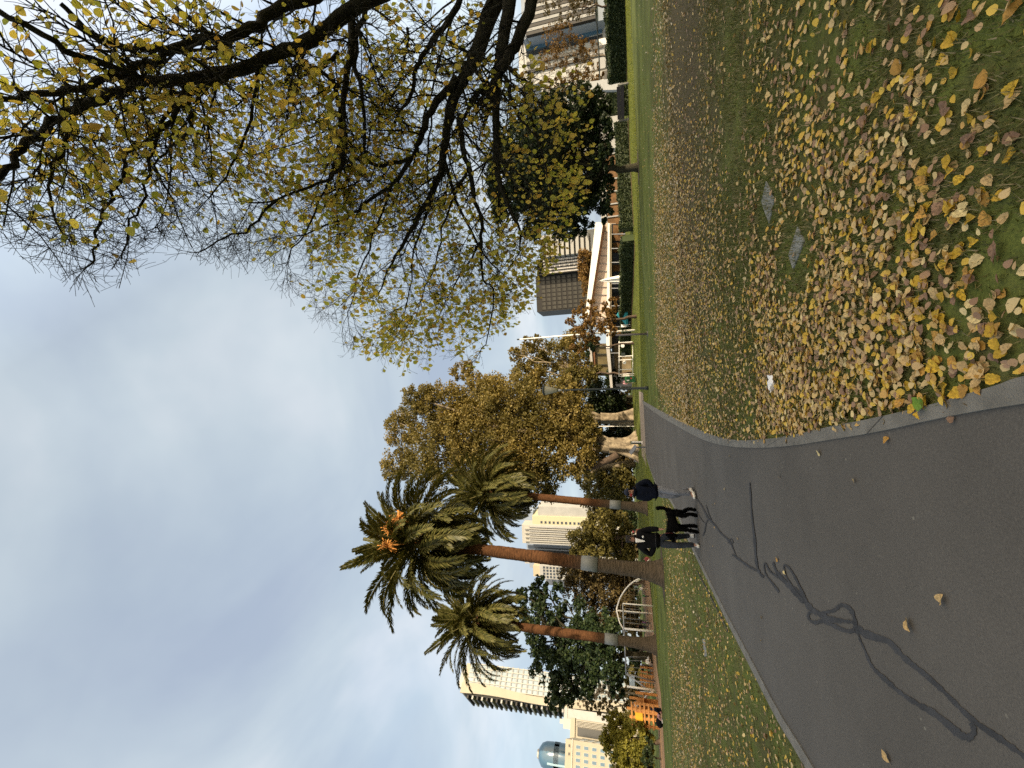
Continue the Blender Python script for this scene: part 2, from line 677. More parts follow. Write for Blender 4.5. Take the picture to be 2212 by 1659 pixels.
def resample(pts, n):
    q = np.array([tuple(p) for p in pts])
    s = np.concatenate([[0], np.cumsum(np.linalg.norm(np.diff(q, axis=0), axis=1))])
    s /= s[-1]
    # follow picture spacing: near points are close together
    t_ = np.interp(np.linspace(0, 1, n), np.linspace(0, 1, len(s)), s)
    return [Vector([float(np.interp(x, s, q[:, k])) for k in range(3)]) for x in t_]


def strip(a, b, z0, z1, name, mt, label, cat):
    """a low concrete edging between polylines a and b with real sides"""
    n = 90
    mb = MB()
    ia, ib = resample(a, n), resample(b, n)
    vs = []
    for p, q in zip(ia, ib):
        hp, hq = HZ(p.x, p.y), HZ(q.x, q.y)
        vs += [(p.x, p.y, hp + z0), (p.x, p.y, hp + z1), (q.x, q.y, hq + z1), (q.x, q.y, hq + z0)]
    fs = []
    for i in range(n - 1):
        for k in range(3):
            fs.append((i * 4 + k, i * 4 + k + 1, i * 4 + 5 + k, i * 4 + 4 + k))
    o = mb.add(vs, fs).build(name, mt)
    return tag(o, label, cat, kind='structure')


conc = mat('concrete', (0.150, 0.146, 0.130), 0.9, 0.22, 5.0, 0.4, 90, col2=(0.20, 0.194, 0.172))
strip(inner, outer, 0.0, 0.024, 'kerb', conc, 'grey concrete edging between asphalt path and leafy lawn', 'kerb')
left_out = []
for i, p in enumerate(left):
    t_ = (left[min(i + 1, len(left) - 1)] - left[max(i - 1, 0)]).normalized()
    left_out.append(p + Vector((t_.y, -t_.x, 0)) * -0.0 + Vector((-abs(t_.y), abs(t_.x), 0)).normalized() * 0.15)
kj = mat('kerb_joint', (.035, .032, .028), .95, .2)
kerb_r = bpy.data.objects['kerb']
ra, rb2 = resample(inner, 400), resample(outer, 400)
mb = MB()
acc, nxt = 0.0, 1.1
for i in range(1, 399):
    acc += (ra[i] - ra[i - 1]).length
    if acc > nxt:
        nxt += 2.4
        tv = (ra[i + 1] - ra[i - 1]).normalized() * .006
        q = [ra[i] - tv, ra[i] + tv, rb2[i] + tv, rb2[i] - tv]
        mb.add([(p.x, p.y, HZ(p.x, p.y) + .0265) for p in q], [(0, 1, 2, 3)])
mb.build('joint', kj, kerb_r)
strip(left, left_out, 0.0, 0.022, 'kerb', conc, 'grey concrete edging along the far left side of the path', 'kerb')

# tar-sealed cracks lie on the asphalt
SEAL = [
    [(2290, 1510, 30), (2212, 1450, 30), (2100, 1370, 32), (1980, 1290, 30), (1900, 1220, 26), (1800, 1120, 25), (1700, 1030, 25), (1600, 950, 28), (1550, 900, 30), (1500, 850, 34), (1420, 825, 35), (1360, 800, 40), (1310, 770, 34)],
    [(1330, 790, 10), (1345, 835, 10), (1370, 890, 12), (1410, 980, 18), (1480, 1050, 22), (1560, 1120, 25), (1650, 1180, 30), (1740, 1230, 32), (1830, 1300, 38), (1890, 1350, 42), (1940, 1360, 42), (1962, 1325, 34), (1945, 1285, 28)],
    [(1325, 775, 24), (1312, 710, 22), (1285, 668, 24), (1245, 655, 24), (1210, 682, 20), (1170, 692, 20), (1130, 700, 24), (1090, 680, 30), (1060, 645, 30), (1020, 590, 26), (985, 560, 16)],
    [(1320, 792, 26), (1270, 792, 24), (1200, 762, 22), (1150, 740, 20), (1110, 748, 20), (1080, 738, 16), (1068, 708, 15), (1085, 688, 14)],
    [(1310, 745, 16), (1240, 738, 26), (1180, 728, 34), (1130, 702, 26)],
    [(1045, 640, 24), (1000, 590, 22), (960, 545, 26), (915, 500, 26), (892, 462, 18), (880, 425, 10)],
    [(940, 438, 10), (965, 455, 12), (995, 500, 13), (1030, 570, 15), (1060, 640, 18)],
    [(938, 440, 9), (945, 490, 10), (985, 560, 12), (1030, 618, 12)],
    [(905, 505, 12), (862, 472, 10), (840, 432, 8), (832, 445, 8), (842, 492, 9), (878, 540, 11), (912, 585, 12)],
    [(830, 505, 14), (806, 480, 13), (790, 420, 14), (780, 300, 15), (766, 170, 10), (755, 0, 7)],
    [(792, 470, 10), (745, 445, 12), (700, 412, 12), (660, 383, 8)],
    [(682, 392, 4), (662, 345, 6), (645, 312, 11), (600, 270, 10), (562, 222, 9), (530, 190, 9), (500, 130, 7), (468, 85, 5)],
    [(650, 300, 4), (640, 322, 5), (665, 322, 5), (655, 300, 4)],
    [(560, 225, 6), (535, 170, 5), (520, 120, 4)],
    [(532, 190, 5), (520, 214, 5), (500, 205, 4), (468, 150, 3)],
    [(520, 214, 5), (512, 260, 6), (500, 285, 4)],
    [(470, 470, 4), (560, 640, 5), (640, 800, 4)],
]
mb = MB()
sr = random.Random(3)
for li, line in enumerate(SEAL):
    pts = smooth_poly([Vector(p) for p in line], 5)
    vs = []
    for i, p in enumerate(pts):
        t_ = pts[min(i + 1, len(pts) - 1)] - pts[max(i - 1, 0)]
        nn = Vector((-t_.y, t_.x, 0)).normalized()
        hw = p.z * 0.5 * (0.62 + 0.62 * sr.random())
        for s_ in (-1, 1):
            q = Vector((p.x, p.y, 0)) + nn * hw * s_
            vs.append(G(*z6(q.x, q.y), 0.0115 + 0.0006 * li))
    mb.add(vs, [(2 * i, 2 * i + 1, 2 * i + 3, 2 * i + 2) for i in range(len(pts) - 1)])
mb.build('crack_seal', mat('bitumen', (0.036, 0.037, 0.040), 0.72, 0.35, 5, 0.25, 60), path)

# far apron, cross path, beds and play surface
gravel = mat('gravel', (0.26, 0.215, 0.17), 0.95, 0.25, 3, 0.3, 30)


def sheet(name, pix, z, mt, label, cat, kind='structure', world=None):
    base = world or [G(*p) for p in pix]
    # dense enough to follow the ground
    vs = [(p.x, p.y, HZ(p.x, p.y) + z) for p in base]
    o = MB().add(vs, [tuple(range(len(vs)))]).build(name, mt)
    return tag(o, label, cat, kind=kind)


def band(name, x0, x1, y0, y1, z, mt, label, cat, skew=0.0):
    """a strip of ground between two distances that follows the rise"""
    n = max(2, int((y1 - y0) / 0.7) + 1)
    vs, fs = [], []
    for i in range(n):
        y = y0 + (y1 - y0) * i / (n - 1)
        for x, sk in ((x0, 0), (x1, skew)):
            vs.append((x, y + sk, HZ(x, y + sk) + z))
    for i in range(n - 1):
        fs.append((2 * i, 2 * i + 1, 2 * i + 3, 2 * i + 2))
    return tag(MB().add(vs, fs).build(name, mt), label, cat, kind='structure')


# ------------------------------------------------------------------ fallen leaves and grass
inn = np.array([(p.x, p.y) for p in pa])
edge = np.array([(p.x, p.y) for p in (outer + list(reversed(lift(left_out, 0))))])
edge = np.array([(p.x, p.y) for p in outer] + [(outer[-1].x, -9), (left_out[-1].x - 3, -9)] + [(p.x, p.y) for p in reversed(left_out)])


def inside_poly(pts, poly):
    x, y = pts[:, 0], pts[:, 1]
    ins = np.zeros(len(pts), bool)
    j = len(poly) - 1
    for i in range(len(poly)):
        xi, yi = poly[i]
        xj, yj = poly[j]
        c = ((yi > y) != (yj > y)) & (x < (xj - xi) * (y - yi) / (yj - yi + 1e-12) + xi)
        ins ^= c
        j = i
    return ins


def vnoise(p, s, seed):
    """cheap value noise on the plane"""
    q = p / s
    i = np.floor(q).astype(np.int64)
    f = q - i
    f = f * f * (3 - 2 * f)

    def h(a, b):
        k = (a * 374761393 + b * 668265263 + seed * 974634541) & 0xffffffff
        k = ((k ^ (k >> 13)) * 1274126177) & 0xffffffff
        return ((k ^ (k >> 16)) & 0xffff) / 65535.0
    a = h(i[:, 0], i[:, 1]) * (1 - f[:, 0]) + h(i[:, 0] + 1, i[:, 1]) * f[:, 0]
    b = h(i[:, 0], i[:, 1] + 1) * (1 - f[:, 0]) + h(i[:, 0] + 1, i[:, 1] + 1) * f[:, 0]
    return a * (1 - f[:, 1]) + b * f[:, 1]


Rn = np.array([[*Rt], [*Up], [*Fw]])


def projn(P):
    q = P - np.array([0, 0, CAMZ])
    c = q @ Rn.T
    z = np.maximum(c[:, 2], 1e-3)
    return 1106 - FPX * c[:, 1] / z, 829.5 - FPX * c[:, 0] / z, c[:, 2]


def in_view(P, mg=40):
    u, v, z = projn(P)
    return (z > 0.1) & (u > -mg) & (u < 2212 + mg) & (v > -mg) & (v < 1659 + mg)


SLABS = [tuple(G(1660, 436))[:2], tuple(G(1722, 530))[:2], tuple(G(1712, 560))[:2]]


def grow_leaf_field():
    pts = []
    # candidates: denser sampling close by
    for (x0, x1, y0, y1, n) in ((-2.5, 9, 0.6, 6, 60000), (-3, 18, 6, 14, 62000), (-4, 34, 14, 30, 90000), (-4, 44, 30, 46, 12000),
                                (-26, -1.5, 2, 12, 16000), (-34, -2, 12, 26, 23000), (-34, -3, 26, 36, 900)):
        p = np.stack([nrg.uniform(x0, x1, n), nrg.uniform(y0, y1, n)], 1)
        pts.append(p)
    p = np.concatenate(pts)
    p = p[~inside_poly(p, edge)]
    P3 = np.concatenate([p, np.zeros((len(p), 1))], 1)
    keep = in_view(P3, 420)
    p, P3 = p[keep], P3[keep]
    u, v, z = projn(P3)
    cl = 0.55 * vnoise(p, 0.55, 3) + 0.45 * vnoise(p, 1.7, 5)
    right = p[:, 0] > np.interp(p[:, 1], [0, 8, 55], [-2.0, -2.0, 2.0])
    d = np.zeros(len(p))
    # right-hand lawn, by distance from the viewer's edge of the path and the big tree
    near = u > 1600
    hv = np.clip((v - 120) / 700, 0, 1)
    d_near = (0.16 + 0.74 * hv) * np.clip((cl - 0.28 + 0.16 * hv) / 0.20, 0.10 + 0.42 * hv * np.clip((u - 1850) / 150, 0, 1), 1.0)
    d_mid = 0.58 * np.clip((v - 300) / 420, 0.10, 1) * np.clip((cl - 0.30) / 0.25, 0.12, 1)
    d_band = 1.0 * np.clip((v - 60) / 420, 0.26, 1.0) * np.clip(.55 + cl, .6, 1.1)
    worn = np.exp(-((p[:, 0] - 9) / 6.0) ** 2 - ((p[:, 1] - 10.6) / 3.2) ** 2)
    k1, k2 = np.clip((u - 1470) / 110, 0, 1), np.clip((u - 1590) / 130, 0, 1)
    dr = ((d_band * (1 - k1) + d_mid * k1) * (1 - k2) + d_near * k2) * (1 - 0.86 * worn)
    far = np.clip((u - 1398 - 0.012 * v - 7) / 14, 0.02, 1)          # leaves stop short of the far lawn
    dr = dr * np.where(u < 1440, far, 1)
    dl = np.clip((u - 1428 - (v - 1250) * 0.02) / 30, 0.03, 1) * (0.25 + 0.75 * np.clip((cl - 0.3) / 0.3, 0, 1))
    for sx_, sy_ in SLABS:
        q_ = ((p[:, 0] - sx_) ** 2 + (p[:, 1] - sy_) ** 2) ** .5
        dr = dr * np.clip((q_ - .22) / .35, .12, 1)
    d = np.where(right, dr, np.minimum(dl * 1.2, 1))
    ok = nrg.uniform(0, 1, len(p)) < d
    p = p + nrg.normal(0, .028, p.shape)          # a few spill over the edging
    return p[ok], u[ok], v[ok], z[ok], right[ok]


lp, lu, lv, lz, lright = grow_leaf_field()
lsz = nrg.uniform(0.033, 0.064, len(lp)) * np.where(nrg.uniform(0, 1, len(lp)) < 0.12, 1.25, 1.0)
app = lsz / np.maximum(lz, 0.3)
shown = (lu > 5) & (lu < 2205) & (lv > 5) & (lv < 1650)
order = np.argsort(-np.where(lright & shown, app, 0))
single = order[:285]
rest = np.ones(len(lp), bool)
rest[single] = False

LSTOPS = [(0.0, (0.50, 0.33, 0.045)), (0.14, (0.62, 0.44, 0.08)), (0.26, (0.48, 0.28, 0.07)), (0.40, (0.58, 0.44, 0.20)), (0.55, (0.44, 0.31, 0.16)),
          (0.68, (0.30, 0.19, 0.12)), (0.80, (0.22, 0.13, 0.075)), (0.90, (0.68, 0.55, 0.27)), (1.0, (0.40, 0.27, 0.14))]
lit_m = leafmat('leaf_litter', LSTOPS, 0.12, 0.6)
far_m = leafmat('leaf_litter_far', [(0.0, (0.50, 0.33, 0.06)), (0.25, (0.44, 0.31, 0.11)), (0.5, (0.36, 0.255, 0.12)), (0.72, (0.24, 0.17, 0.095)), (0.88, (0.50, 0.41, 0.25)), (1.0, (0.62, 0.53, 0.37))], 0.1, 0.6)
for nm, sel, T, F, mt_, tl in (('leaf_litter', rest & (lz < 11.5), LEAF, LEAF_T, lit_m, 0.38), ('leaf_litter', rest & (lz >= 11.5), CARD, CARD_F, far_m, 0.45)):
    k = np.where(sel)[0]
    pos = np.stack([lp[k, 0], lp[k, 1], nrg.uniform(0.006, 0.034, len(k)) if tl < .4 else nrg.uniform(0.02, 0.06, len(k))], 1)
    V, F2 = stamp(T, F, pos, rotmats(len(k), nrg, tl), lsz[k] * (1.0 if tl < .4 else 1.55))
    o = obj(nm, npmesh(nm, V, F2), None, [mt_])
    tag(o, 'scattered small fallen leaves covering the nearer lawns' if tl < .4 else 'distant carpet of pale fallen leaves on the lawns', 'leaves', kind='stuff')

LEAF_KINDS = [
    ('yellow', (0.56, 0.36, 0.035), 'bright yellow fallen leaf lying on the right lawn in the foreground', 0.30),
    ('amber', (0.50, 0.28, 0.06), 'amber fallen leaf lying on the right lawn in the foreground', 0.25),
    ('tan', (0.53, 0.37, 0.165), 'dry tan fallen leaf lying on the right lawn in the foreground', 0.23),
    ('brown', (0.255, 0.155, 0.095), 'brown curled fallen leaf lying on the right lawn in the foreground', 0.16),
    ('cream', (0.68, 0.55, 0.27), 'pale cream fallen leaf lying on the right lawn in the foreground', 0.06),
]
leaf_meshes = {}


def leaf_variant(kname, colr, k):
    key = (kname, k)
    if key in leaf_meshes:
        return leaf_meshes[key]
    r = np.random.default_rng(100 + k)
    # fine outline: broad near the base, drawn out to the tip, toothed, curled
    rows, cols = 11, 7
    T = []
    wf_, fold, curl, tw = r.uniform(.36, .46), r.uniform(.05, .55), r.uniform(-.25, .5), r.uniform(-.35, .35)
    ph = r.uniform(0, 6.28)
    for i in range(rows):
        q = i / (rows - 1)
        half = wf_ * (math.sin(math.pi * (q * .93 + .07) ** .72) ** .8 if 0 < q < 1 else .012)
        half *= 1 + (.06 if i % 2 else -.05) + r.normal(0, .02)
        for j in range(cols):
            c = (j - 3) / 3
            x = half * c
            y = -.5 + 1.05 * q - .05 * abs(c) * (1 - q)
            z = fold * abs(x) * .8 + curl * y * y + tw * x * y + .035 * math.sin(9 * y + ph + 4 * c) * abs(c)
            T.append((x, y, z))
    T = np.array(T, dtype=np.float32)
    T[:, 2] -= T[:, 2].min()
    GF = [(i * cols + j, i * cols + j + 1, (i + 1) * cols + j + 1, (i + 1) * cols + j) for i in range(rows - 1) for j in range(cols - 1)]
    # a thin stalk
    st = np.array([[-.012, -.5, 0], [.012, -.5, 0], [.03, -.82, .05], [.01, -.82, .05]], dtype=np.float32)
    V = np.concatenate([T, st])
    k0 = rows * cols
    F = [list(f) for f in GF] + [[k0, k0 + 1, k0 + 2, k0 + 3]]
    me = npmesh('fallen_leaf', V, np.array(F), True)
    c = colr
    mk = 'leaf_' + kname
    if mk not in MATS:
        leafmat(mk, [(0, tuple(x * .75 for x in c)), (0.5, c), (1, tuple(min(.8, x * 1.22) for x in c))], 0.12, 0.55, 7.0, True, tuple(x * .62 for x in c))
    me.materials.append(MATS[mk])
    leaf_meshes[key] = me
    return me


def put_leaf(x, y, z, s, kname, colr, label, group):
    o = bpy.data.objects.new('fallen_leaf', leaf_variant(kname, colr, rnd.randrange(7)))
    COL.objects.link(o)
    o.location = (x, y, z - .012)
    o.scale = (s, s, s)
    o.rotation_euler = (rnd.gauss(0, .22), rnd.gauss(0, .22), rnd.uniform(0, 6.28))
    return tag(o, label, 'leaf', group)


for i in single:
    r = rnd.random()
    for kname, colr, lab, pr in LEAF_KINDS:
        r -= pr
        if r <= 0:
            break
    put_leaf(lp[i, 0], lp[i, 1], rnd.uniform(.018, .040), float(lsz[i]), kname, colr, lab, kname + ' fallen leaves on the right lawn')

PL = [(1774, 978, 'cream', .09), (1852, 1038, 'tan', .07), (1973, 1353, 'tan', .12), (1922, 1634, 'tan', .11), (2045, 1294, 'tan', .10), (1923, 951, 'amber', .075), (1568, 1057, 'cream', .08),
      (1579, 985, 'cream', .07), (1649, 1333, 'tan', .09), (1597, 1164, 'tan', .08), (1688, 1031, 'tan', .06), (1683, 1208, 'amber', .10), (1700, 1237, 'cream', .07), (1542, 1090, 'cream', .06),
      (1504, 1018, 'brown', .08), (1648, 1383, 'tan', .06), (1542, 1180, 'tan', .07), (1547, 1088, 'tan', .06), (1546, 1140, 'tan', .07), (1449, 985, 'tan', .07), (1461, 1003, 'cream', .07),
      (1847, 927, 'tan', .08), (2067, 905, 'brown', .06), (1740, 938, 'amber', .08)]
for u_, v_, kn, s_ in PL:
    p = G(u_, v_)
    colr = [k[1] for k in LEAF_KINDS if k[0] == kn][0]
    put_leaf(p.x, p.y, .034, s_ * .58, kn, colr, kn + ' coloured fallen leaf lying alone on the dark asphalt path', kn + ' leaves on the asphalt')
p = G(2001, 870)
leafmat('leaf_green', [(0, (0.13, 0.24, 0.03)), (1, (0.17, 0.28, 0.04))], 0.15, 0.5, 5, True, (0.10, 0.2, 0.02))
put_leaf(p.x, p.y, .045, .095, 'green', (0.15, .25, .03), 'fresh green leaf lying on the concrete edging near the camera', None)

# a scrap of crumpled paper in the leaves
p = G(1676, 829)
mb = MB()
pr = random.Random(5)
grid = [[(0.035 * (i - 2.5) + pr.uniform(-.008, .008), 0.026 * (j - 2) + pr.uniform(-.008, .008), pr.uniform(0.02, .075)) for i in range(6)] for j in range(5)]
mb.add([q for row in grid for q in row], [(j * 6 + i, j * 6 + i + 1, (j + 1) * 6 + i + 1, (j + 1) * 6 + i) for j in range(4) for i in range(5)])
o = mb.build('paper_scrap', mat('white_paper', (0.75, 0.75, 0.74), 0.7, 0.05))
o.location = p
tag(o, 'crumpled white paper lying among the leaves beside the path', 'litter')

# grass blades on the near lawn
def grow_grass():
    out_p, out_s = [], []
    for (x0, x1, y0, y1, n) in ((-2.2, 5.5, 0.7, 3.6, 100000), (-2.5, 10, 3.6, 8, 95000), (-3, 16, 8, 14, 60000), (-20, -2, 3, 14, 45000)):
        out_p.append(np.stack([nrg.uniform(x0, x1, n), nrg.uniform(y0, y1, n)], 1))
        out_s.append(np.full(n, 0.9 if y0 < 1 else (1.2 if y0 < 4 else 1.6)))
    p = np.concatenate(out_p)
    s = np.concatenate(out_s)
    k = ~inside_poly(p, edge)
    p, s = p[k], s[k]
    P3 = np.concatenate([p, np.zeros((len(p), 1))], 1)
    k = in_view(P3, 300)
    p, s = p[k], s[k]
    worn = np.exp(-((p[:, 0] - 8.5) / 6.5) ** 2 - ((p[:, 1] - 10.6) / 3.4) ** 2)
    patch = vnoise(p, 0.8, 9) * .6 + vnoise(p, .25, 19) * .4
    k = nrg.uniform(0, 1, len(p)) < np.clip((patch - .22) / .3, 0.15, 1) * (1 - .93 * worn)
    p, s = p[k], s[k]
    p = p + nrg.normal(0, .016, p.shape)
    n = len(p)
    yaw = nrg.uniform(0, 2 * np.pi, n)
    hgt = nrg.uniform(.022, .048, n) * np.clip(s, .9, 1.25)
    wd = nrg.uniform(.0026, .0048, n) * s
    lean = nrg.uniform(.2, 1.1, n) * hgt
    c, sn = np.cos(yaw), np.sin(yaw)
    la = yaw + nrg.normal(1.57, .5, n)
    b0 = np.stack([p[:, 0] - c * wd, p[:, 1] - sn * wd, np.zeros(n)], 1)
    b1 = np.stack([p[:, 0] + c * wd, p[:, 1] + sn * wd, np.zeros(n)], 1)
    tp = np.stack([p[:, 0] + np.cos(la) * lean, p[:, 1] + np.sin(la) * lean, hgt], 1)
    V = np.stack([b0, b1, tp], 1).reshape(-1, 3)
    return V, np.arange(3 * n).reshape(n, 3)


gV, gF = grow_grass()
gm = leafmat('grass_blade', [(0, (0.050, 0.062, 0.018)), (0.4, (0.088, 0.102, 0.028)), (0.68, (0.135, 0.145, 0.046)), (0.84, (0.25, 0.22, 0.11)), (1, (0.32, 0.26, 0.15))], 0.3, 0.6)
tag(obj('grass', npmesh('grass', gV, gF), None, [gm]), 'short green grass blades of the nearer lawns', 'grass', kind='stuff')

# longer far blades catch the low sun; more sunlight is put into their colour
def far_grass(n):
    p = np.stack([nrg.uniform(-24, 50, n), nrg.uniform(38, 73, n)], 1)
    p = p[~inside_poly(p, edge)]
    hz = np.array([HZ(0, y) for y in p[:, 1]])
    k = ~((p[:, 1] > 50.5) & (p[:, 1] < 61) & (p[:, 0] > -8.5) & (p[:, 0] < 1.5))
    k &= ~((p[:, 0] < -1.03 * p[:, 1] + 36) & (p[:, 1] > 44) & (p[:, 0] < -14))
    p, hz = p[k], hz[k]
    n = len(p)
    yaw = nrg.uniform(0, 2 * np.pi, n)
    h_ = nrg.uniform(.05, .10, n)
    w_ = nrg.uniform(.012, .024, n)
    c, s_ = np.cos(yaw) * w_, np.sin(yaw) * w_
    b0 = np.stack([p[:, 0] - c, p[:, 1] - s_, hz - .01], 1)
    b1 = np.stack([p[:, 0] + c, p[:, 1] + s_, hz - .01], 1)
    tp = np.stack([p[:, 0] + nrg.normal(0, .03, n), p[:, 1] + nrg.normal(0, .03, n), hz + h_], 1)
    return np.stack([b0, b1, tp], 1).reshape(-1, 3), np.arange(3 * n).reshape(n, 3)


fV, fF = far_grass(110000)
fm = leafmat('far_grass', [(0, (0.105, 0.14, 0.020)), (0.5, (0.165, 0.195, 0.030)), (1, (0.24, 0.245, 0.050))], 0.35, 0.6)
tag(obj('grass', npmesh('grass', fV, fF), None, [fm]), 'longer far lawn grass before the hedges and figs, sunlight put into its colour', 'grass', kind='stuff')

# flat grey slabs set in the lawn
slab_m = mat('slab_concrete', (0.20, 0.21, 0.195), 0.9, 0.2, 6, 0.4, 60)


def slab(pix, label):
    q = [G(*z) for z in pix]
    c = sum(q, Vector()) / len(q)
    mb = MB(c)
    n = len(q)
    top = [p + Vector((0, 0, .010)) for p in q]
    ins = [c + (p - c) * .97 + Vector((0, 0, .014)) for p in q]
    vs = q + top + ins
    fs = [(i, (i + 1) % n, n + (i + 1) % n, n + i) for i in range(n)] + [(n + i, n + (i + 1) % n, 2 * n + (i + 1) % n, 2 * n + i) for i in range(n)] + [tuple(range(2 * n, 3 * n))]
    o = mb.add(vs, fs).build('concrete_slab', slab_m)
    o.location = c
    tag(o, label, 'slab', 'concrete slabs set in the lawn')


def z4(x, y):
    return 1371.5 + .38 * x, .38 * y


slab([z4(752, 1028), z4(724, 1150), z4(768, 1268), z4(798, 1130)], 'grey diamond slab set in the worn lawn, farther of the two on the right')
slab([z4(932, 1285), z4(880, 1450), z4(905, 1530), z4(968, 1370)], 'grey slab half covered by soil in the right lawn, nearer of the two')
slab([z6(498, 835), z6(510, 930), z6(522, 925), z6(510, 835)], 'pale grey slab in the left lawn below the leaning palm')

# ================================================================== vegetation
bark_dark = mat('bark_dark', (0.030, 0.024, 0.018), 0.95, 0.5, 14, 0.9, 45, col2=(0.062, 0.058, 0.030))
bark_pale = mat('bark_pale', (0.15, 0.115, 0.075), 0.9, 0.5, 1.6, 1.0, 5, col2=(0.33, 0.27, 0.18))
bark_brown = mat('bark_brown', (0.085, 0.060, 0.042), 0.95, 0.4, 4, 0.8, 25)


def card_cloud(centres, radii, n, size, rg, sub=10, spread=0.30, droop=0.0, fill=0.35):
    """leaf cards in clumps scattered over ellipsoids -> V,F ; gaps stay open between clumps"""
    vol = np.array([r[0] * r[2] for r in radii])
    cnt = np.maximum((n * vol / vol.sum()).astype(int), 30)
    P, S = [], []
    for c, r, k in zip(centres, radii, cnt):
        c, r = np.array(c), np.array(r)
        nc = max(9, int(2.0 * sub * (r[0] * r[2]) ** 0.5))
        d = rg.normal(size=(nc, 3))
        d /= np.linalg.norm(d, axis=1)[:, None]
        rad = rg.uniform(fill, 1.0, nc) ** 0.6
        cc = c + d * rad[:, None] * r
        cs = rg.uniform(0.55, 1.25, nc) * spread * min(r)
        j = rg.integers(0, nc, k)
        q = rg.normal(size=(k, 3))
        q /= np.linalg.norm(q, axis=1)[:, None] + 1e-9
        q *= (rg.uniform(0, 1, k) ** 0.5)[:, None] * cs[j][:, None] * np.array([1.15, 1.15, 0.8])
        P.append(cc[j] + q)
        S.append(size * rg.uniform(.6, 1.3, k))
    P, S = np.concatenate(P), np.concatenate(S)
    R = rotmats(len(P), rg, None if not droop else droop)
    return stamp(CARD, CARD_F, P, R, S)


def limb_path(a, b, wob, rg, n=6, sag=0.0):
    a, b = Vector(a), Vector(b)
    pts = []
    ln = (b - a).length
    for i in range(n + 1):
        s = i / n
        p = a.lerp(b, s)
        if 0 < i < n:
            p += Vector((rg.gauss(0, wob), rg.gauss(0, wob), rg.gauss(0, wob * .6))) * ln
        p.z += sag * ln * math.sin(math.pi * s)
        pts.append(p)
    return pts


def tree(name, label, cat, base, blobs, Y, leaf, bark, n0, size, trunk_r, group=None, seed=1, dr=None, lean=None, limbs=True, sub=8, spread=.36, fill=.3, trunk_to=0.45, droop=0.0, dens=2.1):
    """blobs: (u, v, ru, rv[, dY]) in picture measure at distance Y"""
    n = int(n0 * dens)
    rg = np.random.default_rng(seed)
    pr_ = random.Random(seed)
    base = Vector(base)
    t = thing(name, label, cat, base, 0, group)
    cs, rs = [], []
    for b in blobs:
        yy = Y + (b[4] if len(b) > 4 else pr_.uniform(-2, 2))
        p = PY(b[0], b[1], yy)
        zz = (p - CAM).dot(Fw)
        k = zz / FPX
        rx, rz = b[3] * k, b[2] * k
        cs.append(tuple(p - base))
        rs.append((rx, (dr or 0.9) * 0.5 * (rx + rz), rz))
    V, F = card_cloud(cs, rs, n, size, rg, sub, spread, droop, fill)
    obj('crown', npmesh('crown', V, F), t, [leaf])
    # trunk and limbs
    cmean = Vector(np.mean(np.array(cs), axis=0))
    zlow = min(c[2] - r[2] for c, r in zip(cs, rs))
    fork = Vector((cmean.x * .5, cmean.y * .5, max(0.6, zlow + trunk_to * (cmean.z - zlow))))
    mb = MB()
    pts = limb_path((0, 0, -.15), fork, .025, pr_, 6)
    mb.tube(pts, [trunk_r * (1.35 if i == 0 else 1 - .45 * i / 6) for i in range(7)], 10)
    mb.build('trunk', bark, t)
    if limbs:
        for c, r in zip(cs, rs):
            mb = MB()
            st = Vector(pts[-2]).lerp(Vector(pts[-1]), pr_.random())
            e = Vector(c)
            pp = limb_path(st, e, .05, pr_, 5, .05)
            mb.tube(pp, [trunk_r * .5 * (1 - .75 * i / 5) for i in range(6)], 6)
            for _ in range(4):
                f = Vector((pr_.gauss(0, 1), pr_.gauss(0, 1), pr_.gauss(0, 1))).normalized()
                q = e + Vector((f.x * r[0], f.y * r[1], f.z * r[2])) * .85
                k = pr_.randrange(2, 5)
                mb.tube(limb_path(pp[k], q, .06, pr_, 4), [trunk_r * .22 * (1 - .8 * i / 4) for i in range(5)], 5)
            mb.build('limb', bark, t)
    return t


gold = leafmat('fig_leaves', [(0, (0.105, 0.086, 0.020)), (0.35, (0.19, 0.147, 0.038)), (0.7, (0.27, 0.205, 0.058)), (1, (0.30, 0.225, 0.075))], 0.3, 0.5, big=.16, bigcol=(.115, .098, .026))
orange_l = leafmat('russet_leaves', [(0, (0.10, 0.055, 0.016)), (0.5, (0.17, 0.09, 0.022)), (1, (0.24, 0.15, 0.04))], 0.25)
dark_l = leafmat('dark_evergreen', [(0, (0.010, 0.018, 0.007)), (0.5, (0.019, 0.032, 0.011)), (0.85, (0.032, 0.050, 0.016)), (1, (0.06, 0.075, 0.025))], 0.15, 0.5)
conif_l = leafmat('conifer_sprays', [(0, (0.012, 0.024, 0.010)), (0.5, (0.024, 0.042, 0.015)), (1, (0.050, 0.070, 0.022))], 0.15, 0.5)
olive_l = leafmat('olive_leaves', [(0, (0.065, 0.058, 0.016)), (0.5, (0.12, 0.104, 0.026)), (1, (0.19, 0.16, 0.045))], 0.25)
brown_l = leafmat('brown_leaves', [(0, (0.050, 0.038, 0.014)), (0.5, (0.095, 0.072, 0.026)), (1, (0.16, 0.115, 0.045))], 0.2)
lime_l = leafmat('lime_leaves', [(0, (0.10, 0.10, 0.014)), (0.5, (0.17, 0.16, 0.022)), (1, (0.25, 0.225, 0.04))], 0.3)
pale_l = leafmat('pale_leaves', [(0, (0.10, 0.07, 0.03)), (0.5, (0.30, 0.25, 0.19)), (1, (0.45, 0.40, 0.34))], 0.3)
hedge_l = leafmat('hedge_leaves', [(0, (0.020, 0.034, 0.012)), (0.6, (0.042, 0.060, 0.022)), (1, (0.085, 0.10, 0.036))], 0.15, 0.5)


def basexy(u, v, Y):
    p = PY(u, v, Y)
    return Vector((p.x, Y, HZ(p.x, Y)))


